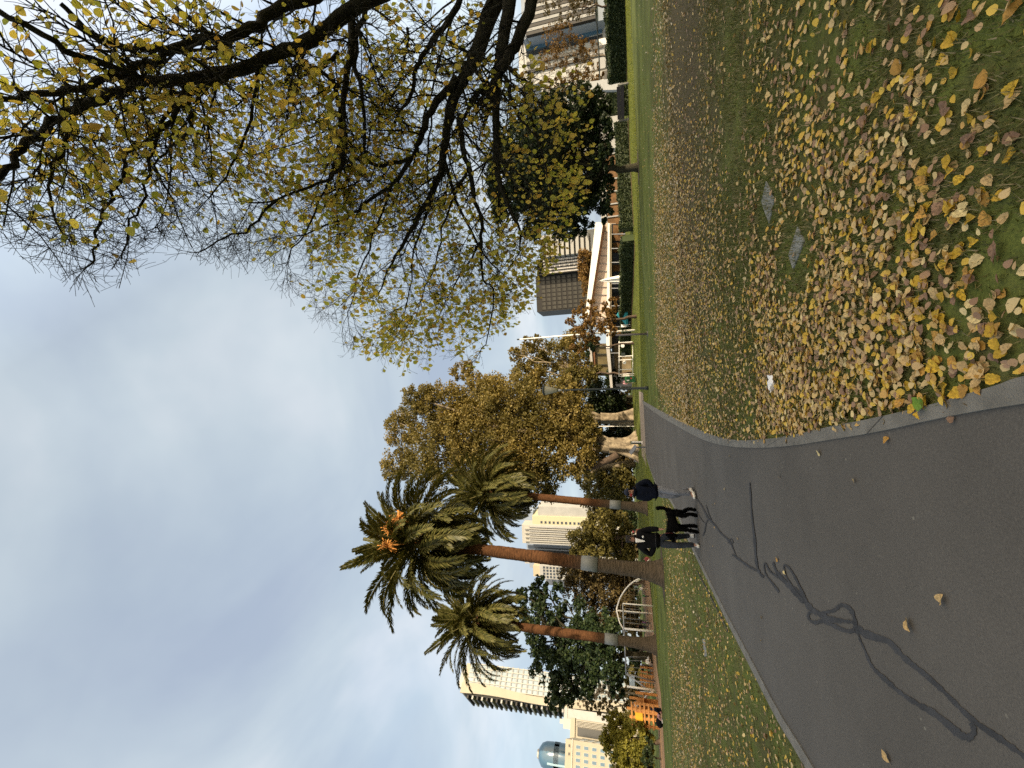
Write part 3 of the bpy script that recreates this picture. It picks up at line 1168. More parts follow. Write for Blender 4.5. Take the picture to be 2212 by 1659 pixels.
# --- the great pale-trunked fig and its neighbours
FY = 66
fig = tree('fig_tree', 'huge golden-leaved fig tree with a wide pale buttressed trunk beside the path', 'tree', basexy(1372, 966, FY),
           [(905, 862, 50, 32), (868, 925, 42, 42), (862, 1005, 40, 40), (955, 880, 60, 55), (945, 980, 70, 75), (1030, 850, 45, 45), (1050, 920, 75, 85), (1050, 1030, 75, 55),
            (1095, 870, 75, 70), (1000, 935, 70, 70), (1090, 985, 75, 80), (1150, 970, 85, 75), (1175, 900, 60, 60), (1270, 955, 30, 60), (1150, 1050, 60, 40), (1225, 900, 55, 60), (1235, 985, 50, 55), (1215, 845, 40, 35), (1000, 800, 30, 22)],
           FY, gold, bark_pale, 68000, .34, .75, None, 21, .8, sub=14, spread=.32, fill=.35, trunk_to=.3)
# fluted lower trunk: buttresses at the foot, drawn in to a fork
def fluted_trunk(t, foot, fork, r0, r1, seed, nf=7, k=3.2):
    pr_ = random.Random(seed)
    ph = [pr_.uniform(0, 6.28) for _ in range(4)]
    mb = MB(t.location)
    foot, fork = Vector(foot), Vector(fork)
    n, sd = 22, 40
    vs, fs = [], []
    for i in range(n + 1):
        s = i / n
        c = foot.lerp(fork, s) + Vector((.18 * math.sin(3 * s + ph[0]), 0, 0)) * s * (1 - s) * 2
        R = r1 + (r0 - r1) * math.exp(-k * s) + .25 * max(0, s - .75)
        am = .10 + .26 * math.exp(-3 * s)
        for j in range(sd):
            a = 2 * math.pi * j / sd
            f = 1 + am * math.cos(nf * a + ph[1] + .8 * s) + am * .5 * math.cos((nf - 3) * a + ph[2]) + .05 * math.sin(9 * s + 3 * a) + pr_.uniform(-.02, .02)
            vs.append(c + Vector((math.cos(a), math.sin(a), 0)) * R * f)
    fs = [(i * sd + j, i * sd + (j + 1) % sd, (i + 1) * sd + (j + 1) % sd, (i + 1) * sd + j) for i in range(n) for j in range(sd)]
    fs.append(tuple(n * sd + j for j in range(sd)))
    return mb.add(vs, fs, 0, True)


f0_ = basexy(1374, 966, FY)
tmb = fluted_trunk(fig, f0_ + Vector((0, 0, -.3)), PY(1316, 963, FY), 2.1, .92, 5)
for line, rr in (([(1320, 962), (1304, 952), (1290, 946), (1262, 940)], [.85, .6, .42, .3]), ([(1320, 966), (1300, 968), (1270, 975), (1235, 980)], [.85, .62, .45, .3])):
    tmb.tube(smooth_poly([PY(a_, b_, FY) for a_, b_ in line], 3), [rr[min(i // 3, 3)] * (1 - .02 * i) for i in range(10)], 10)
tmb.build('trunk', bark_pale, fig)
tmb = MB(fig.location)
tmb.tube([PY(u_, v_, FY - 1.2) for u_, v_ in ((1335, 982), (1318, 992), (1300, 1000), (1284, 1008), (1266, 1012))], [.55, .5, .46, .42, .3], 9)
tmb.build('leaning_limb', bark_brown, fig)

t2 = tree('fig_tree', 'second pale-trunked fig with a forked dappled trunk, right of the great fig', 'tree', basexy(1361, 902, 76),
          [(1250, 900, 30, 30), (1235, 880, 30, 28), (1262, 925, 24, 24)], 76, gold, bark_pale, 2500, .4, .5, None, 22, trunk_to=.2)
tmb = fluted_trunk(t2, basexy(1366, 902, 75.5) + Vector((0, 0, -.3)), PY(1298, 903, 75.5), 1.35, .80, 9, 5)
for line, rr in (([(1296, 901), (1280, 893), (1262, 884), (1240, 880)], [.5, .36, .26, .18]), ([(1298, 904), (1270, 903), (1230, 902)], [.55, .4, .25]), ([(1288, 908), (1272, 922), (1240, 934)], [.4, .3, .25])):
    tmb.tube([PY(a_, b_, 75.5) for a_, b_ in line], rr, 10)
tmb.build('trunk', bark_pale, t2)

tree('golden_tree', 'tall golden tree with open crown behind the street lamp', 'tree', basexy(1365, 800, 88),
     [(1150, 772, 42, 32), (1205, 765, 48, 34), (1190, 830, 66, 50), (1140, 812, 40, 34), (1250, 752, 38, 44), (1150, 735, 22, 15), (1250, 825, 40, 40), (1110, 765, 14, 16)], 88, gold, bark_pale, 13500, .42, .45, None, 23, sub=11, spread=.28, fill=.45)
tree('golden_tree', 'golden-brown tree rising behind the pavilion roof', 'tree', basexy(1365, 590, 104),
     [(1262, 560, 18, 24), (1268, 590, 22, 26), (1276, 620, 20, 24)], 104, orange_l, bark_brown, 3000, .45, .35, None, 24, sub=10)
tree('russet_tree', 'small russet autumn tree in front of the pavilion', 'tree', G(1375, 684),
     [(1248, 700, 26, 30), (1270, 668, 24, 22), (1280, 715, 30, 30), (1306, 690, 26, 30), (1318, 660, 18, 20), (1250, 745, 22, 22), (1322, 715, 16, 18)], 57, orange_l, bark_brown, 3600, .26, .22, None, 25, sub=12, spread=.2, fill=.5)
tree('olive_bush', 'grey-green bushy tree beside the white pole', 'tree', basexy(1368, 742, 64), [(1278, 740, 14, 16), (1270, 752, 14, 16)], 64, conif_l, bark_brown, 1300, .3, .15, None, 26)
tree('yellow_green_tree', 'yellow-green shrubby tree left of the pavilion roof', 'tree', basexy(1366, 806, 74), [(1240, 806, 22, 16), (1262, 815, 28, 20), (1285, 800, 20, 18)], 74, olive_l, bark_brown, 2600, .34, .2, None, 27)
tree('dark_evergreen', 'dark evergreen mass behind the lamp post base', 'tree', basexy(1366, 858, 80), [(1302, 850, 34, 36), (1290, 880, 28, 28), (1330, 870, 26, 36), (1325, 815, 22, 18)], 80, dark_l, bark_dark, 4200, .4, .35, None, 28)

row = [(890, 84, 30, brown_l, 'dim brown-green tree in the row behind the forked fig'), (945, 88, 34, dark_l, 'dark green tree in the row behind the great fig'),
       (1000, 86, 38, brown_l, 'brownish tree glimpsed left of the great fig trunk'), (1050, 82, 42, olive_l, 'sunny olive tree in the row above the walking man in the cap'),
       (1092, 86, 36, brown_l, 'brown-leaved tree behind the right-hand palm trunk')]
for i, (v_, Y_, r_, lf, lab) in enumerate(row):
    tree('woodland_tree', lab, 'tree', basexy(1366, v_, Y_), [(1335, v_ - 6, r_ * .8, r_), (1312, v_ + 10, r_ * .8, r_), (1285, v_ - 3, r_ * .75, r_ * .9), (1352, v_ + 12, r_ * .5, r_ * .95)],
         Y_, lf, bark_brown, 3200, .42, .28, 'trees in the row behind the figs', 40 + i, sub=9)
for i, (v_, b_, lab) in enumerate(((883, bark_pale, 'pale slanting trunk right of the forked fig'), (925, bark_brown, 'brown straight trunk between the figs'))):
    pass
for (pix, r_, bk, lab) in (([(1364, 862), (1345, 868), (1325, 872)], .55, bark_pale, 'short pale tree trunk leaning behind the lamp post, left of the green bin'),
                           ([(1363, 880), (1330, 880), (1285, 881)], .6, bark_brown, 'dark reddish trunk standing right of the forked fig'),
                           ([(1366, 1000), (1340, 1004), (1300, 1010), (1262, 1030)], .75, bark_pale, 'grey-white leaning trunk just left of the great fig')):
    b_ = basexy(*pix[0], 82)
    t_ = thing('gum_tree', lab, 'tree', b_, 0)
    mb = MB(b_)
    pts = [PY(a, c, 82) for a, c in pix]
    pts[0].z = b_.z - .2
    mb.tube(pts, [r_ * (1 - .4 * i / (len(pts) - 1)) for i in range(len(pts))], 9)
    mb.build('trunk', bk, t_)
    rg = np.random.default_rng(int(pix[0][1]))
    V, F = card_cloud([tuple(pts[-1] - b_)], [(2.6, 2.2, 1.6)], 700, .42, rg, 8)
    obj('crown', npmesh('crown', V, F), t_, [gold])

# --- left of centre
tree('olive_tree', 'rounded olive-gold tree between the two right-hand palms', 'tree', basexy(1372, 1155, 62),
     [(1262, 1160, 34, 36), (1300, 1135, 38, 32), (1295, 1180, 36, 34), (1335, 1150, 30, 46), (1250, 1190, 20, 20), (1345, 1190, 25, 28)], 62, olive_l, bark_brown, 6500, .34, .3, None, 51, sub=11)
tree('olive_tree', 'brown-olive tree left of the tallest palm trunk', 'tree', basexy(1388, 1260, 64),
     [(1232, 1240, 26, 26), (1262, 1228, 40, 22), (1262, 1275, 42, 40), (1310, 1265, 40, 45), (1300, 1320, 42, 36), (1345, 1300, 30, 45), (1350, 1240, 30, 26)], 64, brown_l, bark_brown, 7500, .34, .3, None, 52, sub=11)
tree('conifer', 'big dark green conifer with drooping sprays behind the leaning palm', 'tree', basexy(1396, 1420, 58),
     [(1140, 1290, 30, 22), (1180, 1275, 34, 26), (1165, 1330, 45, 34), (1180, 1385, 45, 36), (1190, 1440, 50, 34), (1215, 1490, 36, 30), (1240, 1340, 46, 44), (1250, 1410, 55, 45), (1262, 1465, 40, 38), (1300, 1370, 45, 50), (1305, 1430, 45, 40), (1330, 1480, 24, 22), (1200, 1515, 22, 18)],
     58, conif_l, bark_dark, 17000, .36, .5, None, 53, sub=10, spread=.30, fill=.45)
tree('pale_tree', 'small pale blossomy tree between the conifer and the orange play tower', 'tree', basexy(1400, 1500, 74), [(1290, 1500, 26, 18), (1320, 1488, 26, 18), (1262, 1515, 16, 14)], 74, pale_l, bark_pale, 1500, .3, .18, None, 54, spread=.22, fill=.5)
tree('bare_tree', 'half-bare brownish tree behind the orange play tower', 'tree', basexy(1400, 1525, 66), [(1285, 1520, 22, 16), (1310, 1535, 22, 20), (1340, 1520, 20, 16)], 66, brown_l, bark_pale, 900, .3, .16, None, 55, spread=.22, fill=.5)
tree('round_tree', 'bright yellow-green rounded tree at the far left of the park', 'tree', basexy(1420, 1600, 47),
     [(1338, 1570, 30, 24), (1330, 1600, 30, 28), (1350, 1622, 34, 30), (1375, 1590, 34, 34), (1385, 1630, 28, 26), (1345, 1648, 24, 20)], 47, lime_l, bark_brown, 9000, .24, .25, None, 56, sub=11)
tree('dark_shrub', 'dark shrub below the round yellow-green tree', 'shrub', basexy(1420, 1640, 45.5), [(1398, 1648, 16, 30), (1404, 1610, 10, 18)], 45.5, dark_l, bark_dark, 1200, .2, .1, None, 57)
for i, (v_, r_, lf, lab) in enumerate(((1215, 26, olive_l, 'low sunny shrub behind the tallest palm trunk'), (1340, 24, brown_l, 'low brown shrub behind the climbing arch'), (1405, 24, dark_l, 'low dark shrub behind the swings'), (1460, 22, olive_l, 'low green shrub beside the orange steps'), (1120, 24, dark_l, 'low dark shrub behind the right palm base'))):
    tree('garden_shrub', lab, 'shrub', basexy(1395 if v_ > 1300 else 1380, v_, 70), [(1372 if v_ > 1300 else 1360, v_, 14, r_), (1362 if v_ > 1300 else 1348, v_ + 8, 12, r_ * .7)], 70, lf, bark_brown, 1200, .34, .1, 'shrubs behind the playground', 60 + i, limbs=False)

# a belt of trees beyond the park, each its own tree
belt = [(1120, 120, 24), (1180, 118, 22), (1225, 122, 26), (1290, 116, 26), (1345, 114, 24), (1400, 118, 28), (1450, 115, 24), (1500, 112, 26), (1560, 110, 28), (1620, 108, 26), (1040, 124, 26), (985, 122, 24), (930, 124, 22), (870, 122, 24), (820, 124, 22)]
for i, (v_, Y_, r_) in enumerate(belt):
    hz = 1358 + .045 * (v_ - 829)
    tree('distant_tree', ['dark green', 'olive brown', 'dull gold'][i % 3] + ' distant tree in the belt beyond the park', 'tree', basexy(hz + 2, v_, Y_),
         [(hz - 12, v_, 18, r_), (hz - 30, v_ + (i * 7) % 11 - 5, 17, r_ * .8), (hz - 3, v_ + 12, 10, r_)], Y_, [dark_l, brown_l, olive_l][i % 3], bark_brown, 1100, .62, .3, 'belt of trees beyond the park', 300 + i, limbs=False)

# --- the dark tree on the right
RB = G(1379, 362)
tree('dark_round_tree', 'dense dark green round-crowned tree on the right lawn', 'tree', RB,
     [(1085, 385, 50, 56), (1120, 320, 62, 62), (1190, 290, 70, 60), (1190, 400, 70, 70), (1260, 390, 50, 70), (1095, 440, 40, 40), (1140, 420, 50, 55), (1180, 250, 50, 45), (1175, 350, 60, 75), (1215, 440, 55, 55), (1240, 230, 62, 42), (1245, 320, 60, 80), (1290, 240, 34, 40), (1295, 420, 32, 70), (1235, 490, 45, 30), (1150, 490, 30, 26), (1305, 310, 24, 60)],
     RB.y, dark_l, bark_dark, 42000, .25, .34, None, 71, sub=13, spread=.34, fill=.25, trunk_to=.25)
# trees before the far right buildings
tree('thin_autumn_tree', 'thin golden autumn tree before the white building on the right', 'tree', basexy(1330, 120, 66), [(1205, 70, 34, 26), (1225, 110, 40, 30), (1250, 140, 36, 26), (1190, 130, 28, 24), (1270, 110, 24, 24)], 66, orange_l, bark_pale, 2400, .22, .2, None, 72, spread=.22, fill=.55, sub=12)
tree('bare_shrub', 'grey-brown bare shrub at the right edge', 'shrub', basexy(1330, 15, 60), [(1215, 15, 44, 26), (1260, 10, 30, 30), (1190, -20, 30, 30)], 60, brown_l, bark_brown, 1500, .2, .15, None, 73, spread=.25, fill=.5, sub=12)
tree('thin_autumn_tree', 'leafy golden tree left of the grey slab sign, behind the dark tree', 'tree', basexy(1330, 190, 72), [(1240, 185, 36, 24), (1280, 160, 24, 20), (1200, 185, 26, 18)], 72, orange_l, bark_pale, 1800, .24, .2, None, 74, spread=.22, fill=.5, sub=12)


# --- hedges
def hedge(p0, p1, hgt, dep, label, n, seed, name='clipped_hedge', size=.22):
    rg = np.random.default_rng(seed)
    p0, p1 = Vector(p0), Vector(p1)
    t = thing(name, label, 'hedge', p0, 0, 'clipped hedges along the lawn')
    ax = (p1 - p0)
    ln = ax.length
    a = ax.normalized()
    nn = Vector((-a.y, a.x, 0)).normalized()
    s = rg.uniform(0, 1, n)
    face = rg.choice(3, n, p=[.42, .42, .16])
    x = s * ln
    wob = 0.10 * np.sin(x * 1.3 + seed) + .07 * np.sin(x * 3.1)
    across = np.where(face == 0, rg.normal(0, .06, n), rg.uniform(0, dep, n))
    across = np.where(face == 2, dep + rg.normal(0, .06, n), across)
    up = np.where(face == 1, hgt + wob + rg.normal(0, .08, n), rg.uniform(0.05, 1, n) * (hgt + wob))
    # round the shoulder
    P = np.array(a)[None] * x[:, None] + np.array(nn)[None] * across[:, None]
    P[:, 2] += up
    V, F = stamp(CARD, CARD_F, P, rotmats(n, rg), size * rg.uniform(.6, 1.3, n))
    obj('foliage', npmesh('foliage', V, F), t, [hedge_l])
    mb = MB()
    m = 14
    vs = []
    for i in range(m + 1):
        b = a * (ln * i / m)
        h = hgt - .06 + 0.10 * math.sin(ln * i / m * 1.3 + seed)
        for q, z in ((.05, -.1), (.05, h * .9), (.2, h), (dep - .2, h), (dep - .05, h * .9), (dep - .05, -.1)):
            vs.append(b + nn * q + Vector((0, 0, z)))
    fs = []
    for i in range(m):
        for k in range(5):
            fs.append((i * 6 + k, i * 6 + k + 1, i * 6 + 7 + k, i * 6 + 6 + k))
    fs += [tuple(range(6)), tuple(range(m * 6 + 5, m * 6 - 1, -1))]
    mb.add(vs, fs, 0, False).build('stems', hedge_l, t)
    return t


def gxy(u, v):
    return G(u, v)


hA0, hA1 = G(1349.5, -60), G(1354, 176)
hedge(hA1, hA0, 1.95, 1.6, 'tall clipped dark hedge at the right edge of the park', 9000, 1)
hB0, hB1 = G(1356, 258), G(1362.5, 490)
hedge(hB1, hB0, 1.55, 1.4, 'dark clipped hedge behind the trunk of the dark round tree', 7000, 2)
hC0, hC1 = G(1363.5, 520), G(1370.5, 770)
hedge(hC1, hC0, 1.6, 1.5, 'rough-topped hedge in front of the pavilion and teal umbrella', 8000, 3)
f0, f1 = basexy(1325, -60, 62), basexy(1325, 245, 66)
hedge(f1, f0, 1.9, 1.2, 'farther hedge seen over the tall right-hand hedge', 4000, 4)
hedge(G(1359, 246), G(1357, 182), .9, .6, 'low dark planting under the boarded panel', 900, 5)


# --- palms
palm_g = leafmat('palm_frond', [(0, (0.050, 0.056, 0.016)), (0.5, (0.095, 0.096, 0.027)), (1, (0.165, 0.145, 0.045))], 0.2, 0.45)
palm_rib = mat('palm_midrib', (0.16, 0.14, 0.05), 0.6, .2, 5)
fruit_m = mat('palm_fruit', (0.50, 0.22, 0.05), 0.7, .3, 20)


def palm_bark():
    mt, t, out = newmat('palm_bark')
    b = N(t, 'ShaderNodeBsdfPrincipled', i_Roughness=0.95)
    b.inputs['Specular IOR Level'].default_value = 0.1
    co = N(t, 'ShaderNodeTexCoord')
    sp = N(t, 'ShaderNodeSeparateXYZ')
    t.links.new(co.outputs['Object'], sp.inputs[0])
    mp = N(t, 'ShaderNodeMapping')
    mp.inputs['Scale'].default_value = (3, 3, 9)
    t.links.new(co.outputs['Object'], mp.inputs[0])
    no = N(t, 'ShaderNodeTexNoise', i_Scale=1.0, i_Detail=6.0, i_Roughness=0.7)
    t.links.new(mp.outputs[0], no.inputs['Vector'])
    lo = ramp(t, [(0.3, (0.046, 0.038, 0.026)), (0.7, (0.120, 0.092, 0.064))])
    hi = ramp(t, [(0.3, (0.036, 0.018, 0.009)), (0.7, (0.115, 0.053, 0.023))])  # sunlit orange of the upper trunk, put into the bark colour
    t.links.new(no.outputs[0], lo.inputs[0])
    t.links.new(no.outputs[0], hi.inputs[0])
    mr_ = N(t, 'ShaderNodeMapRange')
    mr_.inputs['From Min'].default_value = 3.6
    mr_.inputs['From Max'].default_value = 6.0
    t.links.new(sp.outputs[2], mr_.inputs[0])
    mx = N(t, 'ShaderNodeMix', data_type='RGBA')
    t.links.new(mr_.outputs[0], mx.inputs['Factor'])
    t.links.new(lo.outputs[0], mx.inputs['A'])
    t.links.new(hi.outputs[0], mx.inputs['B'])
    t.links.new(mx.outputs['Result'], b.inputs['Base Color'])
    wv = N(t, 'ShaderNodeTexWave', bands_direction='Z', i_Scale=1.7, i_Distortion=9.0)
    t.links.new(co.outputs['Object'], wv.inputs['Vector'])
    ad = N(t, 'ShaderNodeMath', operation='MULTIPLY_ADD')
    t.links.new(wv.outputs['Fac'], ad.inputs[0])
    ad.inputs[1].default_value = 0.28
    t.links.new(no.outputs[0], ad.inputs[2])
    bp = N(t, 'ShaderNodeBump', i_Strength=0.9, i_Distance=0.06)
    t.links.new(ad.outputs[0], bp.inputs['Height'])
    t.links.new(bp.outputs[0], b.inputs['Normal'])
    t.links.new(b.outputs[0], out.inputs[0])
    return mt


palm_b = palm_bark()
band_m = mat('metal_band', (0.20, 0.212, 0.205), 0.65, .15, 3, metal=.2)
FROND = {}


def frond_mesh(k):
    """one pinnate frond in its own XZ plane, unit length ~1, bending downwards; k picks stiffness"""
    if k in FROND:
        return FROND[k]
    r = np.random.default_rng(300 + k)
    bend = [0.40, 0.75, 1.10, 1.45, 1.75, 2.0][k % 6] + r.uniform(-.08, .08)
    n = 14
    ang = -bend * (np.linspace(0, 1, n + 1) ** 1.5)
    pts = [np.zeros(3)]
    side = r.uniform(-.12, .12)
    for i in range(n):
        a = ang[i]
        pts.append(pts[-1] + np.array([math.cos(a), side * (i / n), math.sin(a)]) / n)
    pts = np.array(pts)
    V, F = [], []
    # midrib as a thin three-sided rod
    for i, p in enumerate(pts):
        w_ = .010 * (1 - .85 * i / n)
        V += [p + [0, w_, 0], p + [0, -w_, 0], p + [0, 0, -w_ * 1.3]]
    for i in range(n):
        for q in range(3):
            q2 = (q + 1) % 3
            F.append((i * 3 + q, i * 3 + q2, i * 3 + 3 + q2, i * 3 + 3 + q))
    nr = len(F)
    m_ = 92
    for j in range(m_):
        s = 0.10 + 0.90 * (j / m_)
        x = s * n
        i = min(int(x), n - 1)
        p = pts[i] + (pts[i + 1] - pts[i]) * (x - i)
        tg = pts[i + 1] - pts[i]
        tg /= np.linalg.norm(tg)
        nrm = np.array([-tg[2], 0, tg[0]])
        ln = 0.135 * (math.sin(math.pi * min(1, s * .85 + .12)) ** .6) * r.uniform(.85, 1.15)
        for sd in (-1, 1):
            d = tg * r.uniform(.75, 1.05) + np.array([0, sd, 0]) * r.uniform(.55, .8) + nrm * r.uniform(-.05, .5)
            d /= np.linalg.norm(d)
            tip = p + d * ln + np.array([0, 0, -.02 * r.uniform(.2, 1.3)])
            mid = p + d * ln * .5 + np.array([0, 0, .006])
            wv_ = np.cross(d, nrm)
            wv_ /= np.linalg.norm(wv_) + 1e-9
            wd = .0100 * r.uniform(.8, 1.25)
            b = len(V)
            V += [p, mid + wv_ * wd, tip, mid - wv_ * wd]
            F.append((b, b + 1, b + 2, b + 3))
    me = npmesh('frond', np.array(V), np.array(F))
    me.materials.append(palm_g)
    me.materials.append(palm_rib)
    idx = np.zeros(len(me.polygons), dtype=np.int32)
    idx[:nr] = 1
    me.polygons.foreach_set('material_index', idx)
    FROND[k] = me
    return me


def palm(label, base, top_px, Y, r_mid, r_base, crown_len, bandpx, nf, seed, fruits=(), pitch=0.0, wind=(0, 0)):
    pr_ = random.Random(seed)
    base = Vector(base)
    t = thing('palm_tree', label, 'palm tree', base, 0, 'date palms on the left lawn')
    top = PY(*top_px, Y)
    H = top.z - base.z
    # trunk as a lathe along a gently leaning line with ring scars
    mb = MB(base)
    n, sd = 120, 20
    vs, fs = [], []
    for i in range(n + 1):
        s = i / n
        c = base.lerp(top, s) + Vector((0, 0, -.1 if i == 0 else 0))
        z = s * H
        r = r_mid + (r_base - r_mid) * math.exp(-z / 1.0) + .10 * math.exp(-z / .35)
        bul = math.exp(-((s - .86) / .055) ** 2)
        r *= 1 + .30 * bul - .10 * math.exp(-((s - .74) / .07) ** 2)
        if s > .93:
            r *= 1 + .5 * (s - .93) / .07
        for k in range(sd):
            a = 2 * math.pi * k / sd
            rr = r * (1 + .012 * math.sin(i * 1.25 + .9 * math.sin(i * .31)) + pr_.uniform(-.04, .04) + bul * pr_.uniform(-.13, .13))
            vs.append(c + Vector((math.cos(a) * rr, math.sin(a) * rr, 0)))
    for i in range(n):
        for k in range(sd):
            k2 = (k + 1) % sd
            fs.append((i * sd + k, i * sd + k2, (i + 1) * sd + k2, (i + 1) * sd + k))
    fs.append(tuple(n * sd + k for k in range(sd)))
    mb.add(vs, fs, 0, True).build('trunk', palm_b, t)
    # metal band
    z0 = PY(bandpx[1], top_px[1], Y).z - base.z
    z1 = PY(bandpx[0], top_px[1], Y).z - base.z
    mb = MB(base)
    a0, a1 = base.lerp(top, z0 / H), base.lerp(top, z1 / H)
    rb = r_mid + (r_base - r_mid) * math.exp(-z0 / 1.0) + .05
    mb.tube([a0, a0.lerp(a1, .5), a1], [rb, rb - .005, rb - .015], 24)
    mb.build('metal_band', band_m, t)
    # crown
    gold_a = math.pi * (3 - math.sqrt(5))
    tl = top - base
    for i in range(nf):
        s = (i + .5) / nf
        el = math.radians(84 - 138 * s ** 0.95 + pr_.uniform(-7, 7))
        yaw = i * gold_a + pr_.uniform(-.15, .15)
        k = min(5, max(0, int(round(6.5 * s)) + pr_.choice((-1, 0, 0, 1))))
        if s > .85:
            k = pr_.choice((2, 3))
        o = bpy.data.objects.new('frond', frond_mesh(k + 6 * pr_.randrange(3)))
        COL.objects.link(o)
        o.parent = t
        ln = crown_len * min(1, .62 + 1.15 * s) * (1.0 - .16 * max(0, s - .55) / .45) * pr_.uniform(.86, 1.08)
        out = .30 * math.cos(el)
        o.location = tl + Vector((math.cos(yaw) * out, math.sin(yaw) * out, .55 - 1.25 * s + .2))
        o.scale = (ln, ln, ln)
        R = Matrix.Rotation(yaw, 4, 'Z') @ Matrix.Rotation(-el, 4, 'Y') @ Matrix.Rotation(pr_.uniform(-.5, .5), 4, 'X')
        o.rotation_euler = R.to_euler()
    for (uu, vv) in fruits:
        c = PY(uu, vv, Y - 2.3) - base
        mb = MB()
        for _ in range(70):
            d = Vector((pr_.gauss(0, 1), pr_.gauss(0, 1), pr_.gauss(0.3, 1))).normalized()
            L_ = pr_.uniform(.4, .85)
            e = c + Vector((d.x * L_ * .75, d.y * L_ * .75, d.z * L_))
            mb.tube([c, c.lerp(e, .6) + Vector((0, 0, .05)), e], [.026, .024, .036], 4)
        mb.tube([tl + Vector((0, -.2, .2)), (tl + c) * .5, c], [.05, .04, .03], 5)
        mb.build('fruit_cluster', fruit_m, t)
    return t


mb_ = G(1432, 1238)
palm('tallest of the three palms, straight trunk with a grey band and orange fruit stalks', mb_, (912, 1171), mb_.y, .40, .80, 5.5, (1254, 1289), 135, 5, fruits=((846, 1142), (838, 1180), (864, 1120)))
lb_ = G(1418, 1394)
palm('left palm with a slim leaning russet trunk, behind the tallest one', lb_, (1032, 1342), lb_.y, .46, .92, 6.3, (1305, 1333), 125, 8)
rb_ = G(1399, 1097)
palm('right-hand palm with drooping crown and grey-banded trunk, nearest the walking man in the cap', rb_, (1060, 1064), rb_.y, .46, .88, 7.0, (1316, 1340), 125, 13)

# bare earth round the trunks, its dark discs also standing in for contact shadow
earth_shade_m = mat('earth_contact_shade', (.060, .046, .028), .95, .3, 5, .5, 30, col2=(.105, .082, .050))
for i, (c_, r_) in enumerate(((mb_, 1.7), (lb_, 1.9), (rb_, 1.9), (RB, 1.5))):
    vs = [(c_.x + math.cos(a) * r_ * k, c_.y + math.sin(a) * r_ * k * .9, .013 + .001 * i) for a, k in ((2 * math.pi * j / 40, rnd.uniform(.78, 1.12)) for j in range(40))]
    tag(MB().add(vs, [tuple(range(40))]).build('earth_contact_shade', earth_shade_m), 'bare earth with painted contact shade round a trunk', 'ground', kind='structure')

# ================================================================== the big near tree (trunk just outside the frame)
def zz7(x, y):
    return .3968 * x, .3968 * y


def zz8(x, y):
    return 548.6 + .496 * x, .496 * y


NT = Vector((8.6, 6.2, 0))
near = thing('autumn_tree', 'big dark-limbed tree with yellow autumn leaves overhanging from the right', 'tree', NT)
near_b = mat('near_bark', (0.020, 0.016, 0.012), 0.95, 0.55, 9, 1.0, 60, col2=(0.050, 0.047, 0.026))
near_l = leafmat('yellow_leaves', [(0, (0.30, 0.33, 0.06)), (0.3, (0.47, 0.44, 0.10)), (0.6, (0.58, 0.49, 0.13)), (0.85, (0.66, 0.51, 0.14)), (1, (0.38, 0.23, 0.06))], 0.66, 0.5, tboost=1.25)

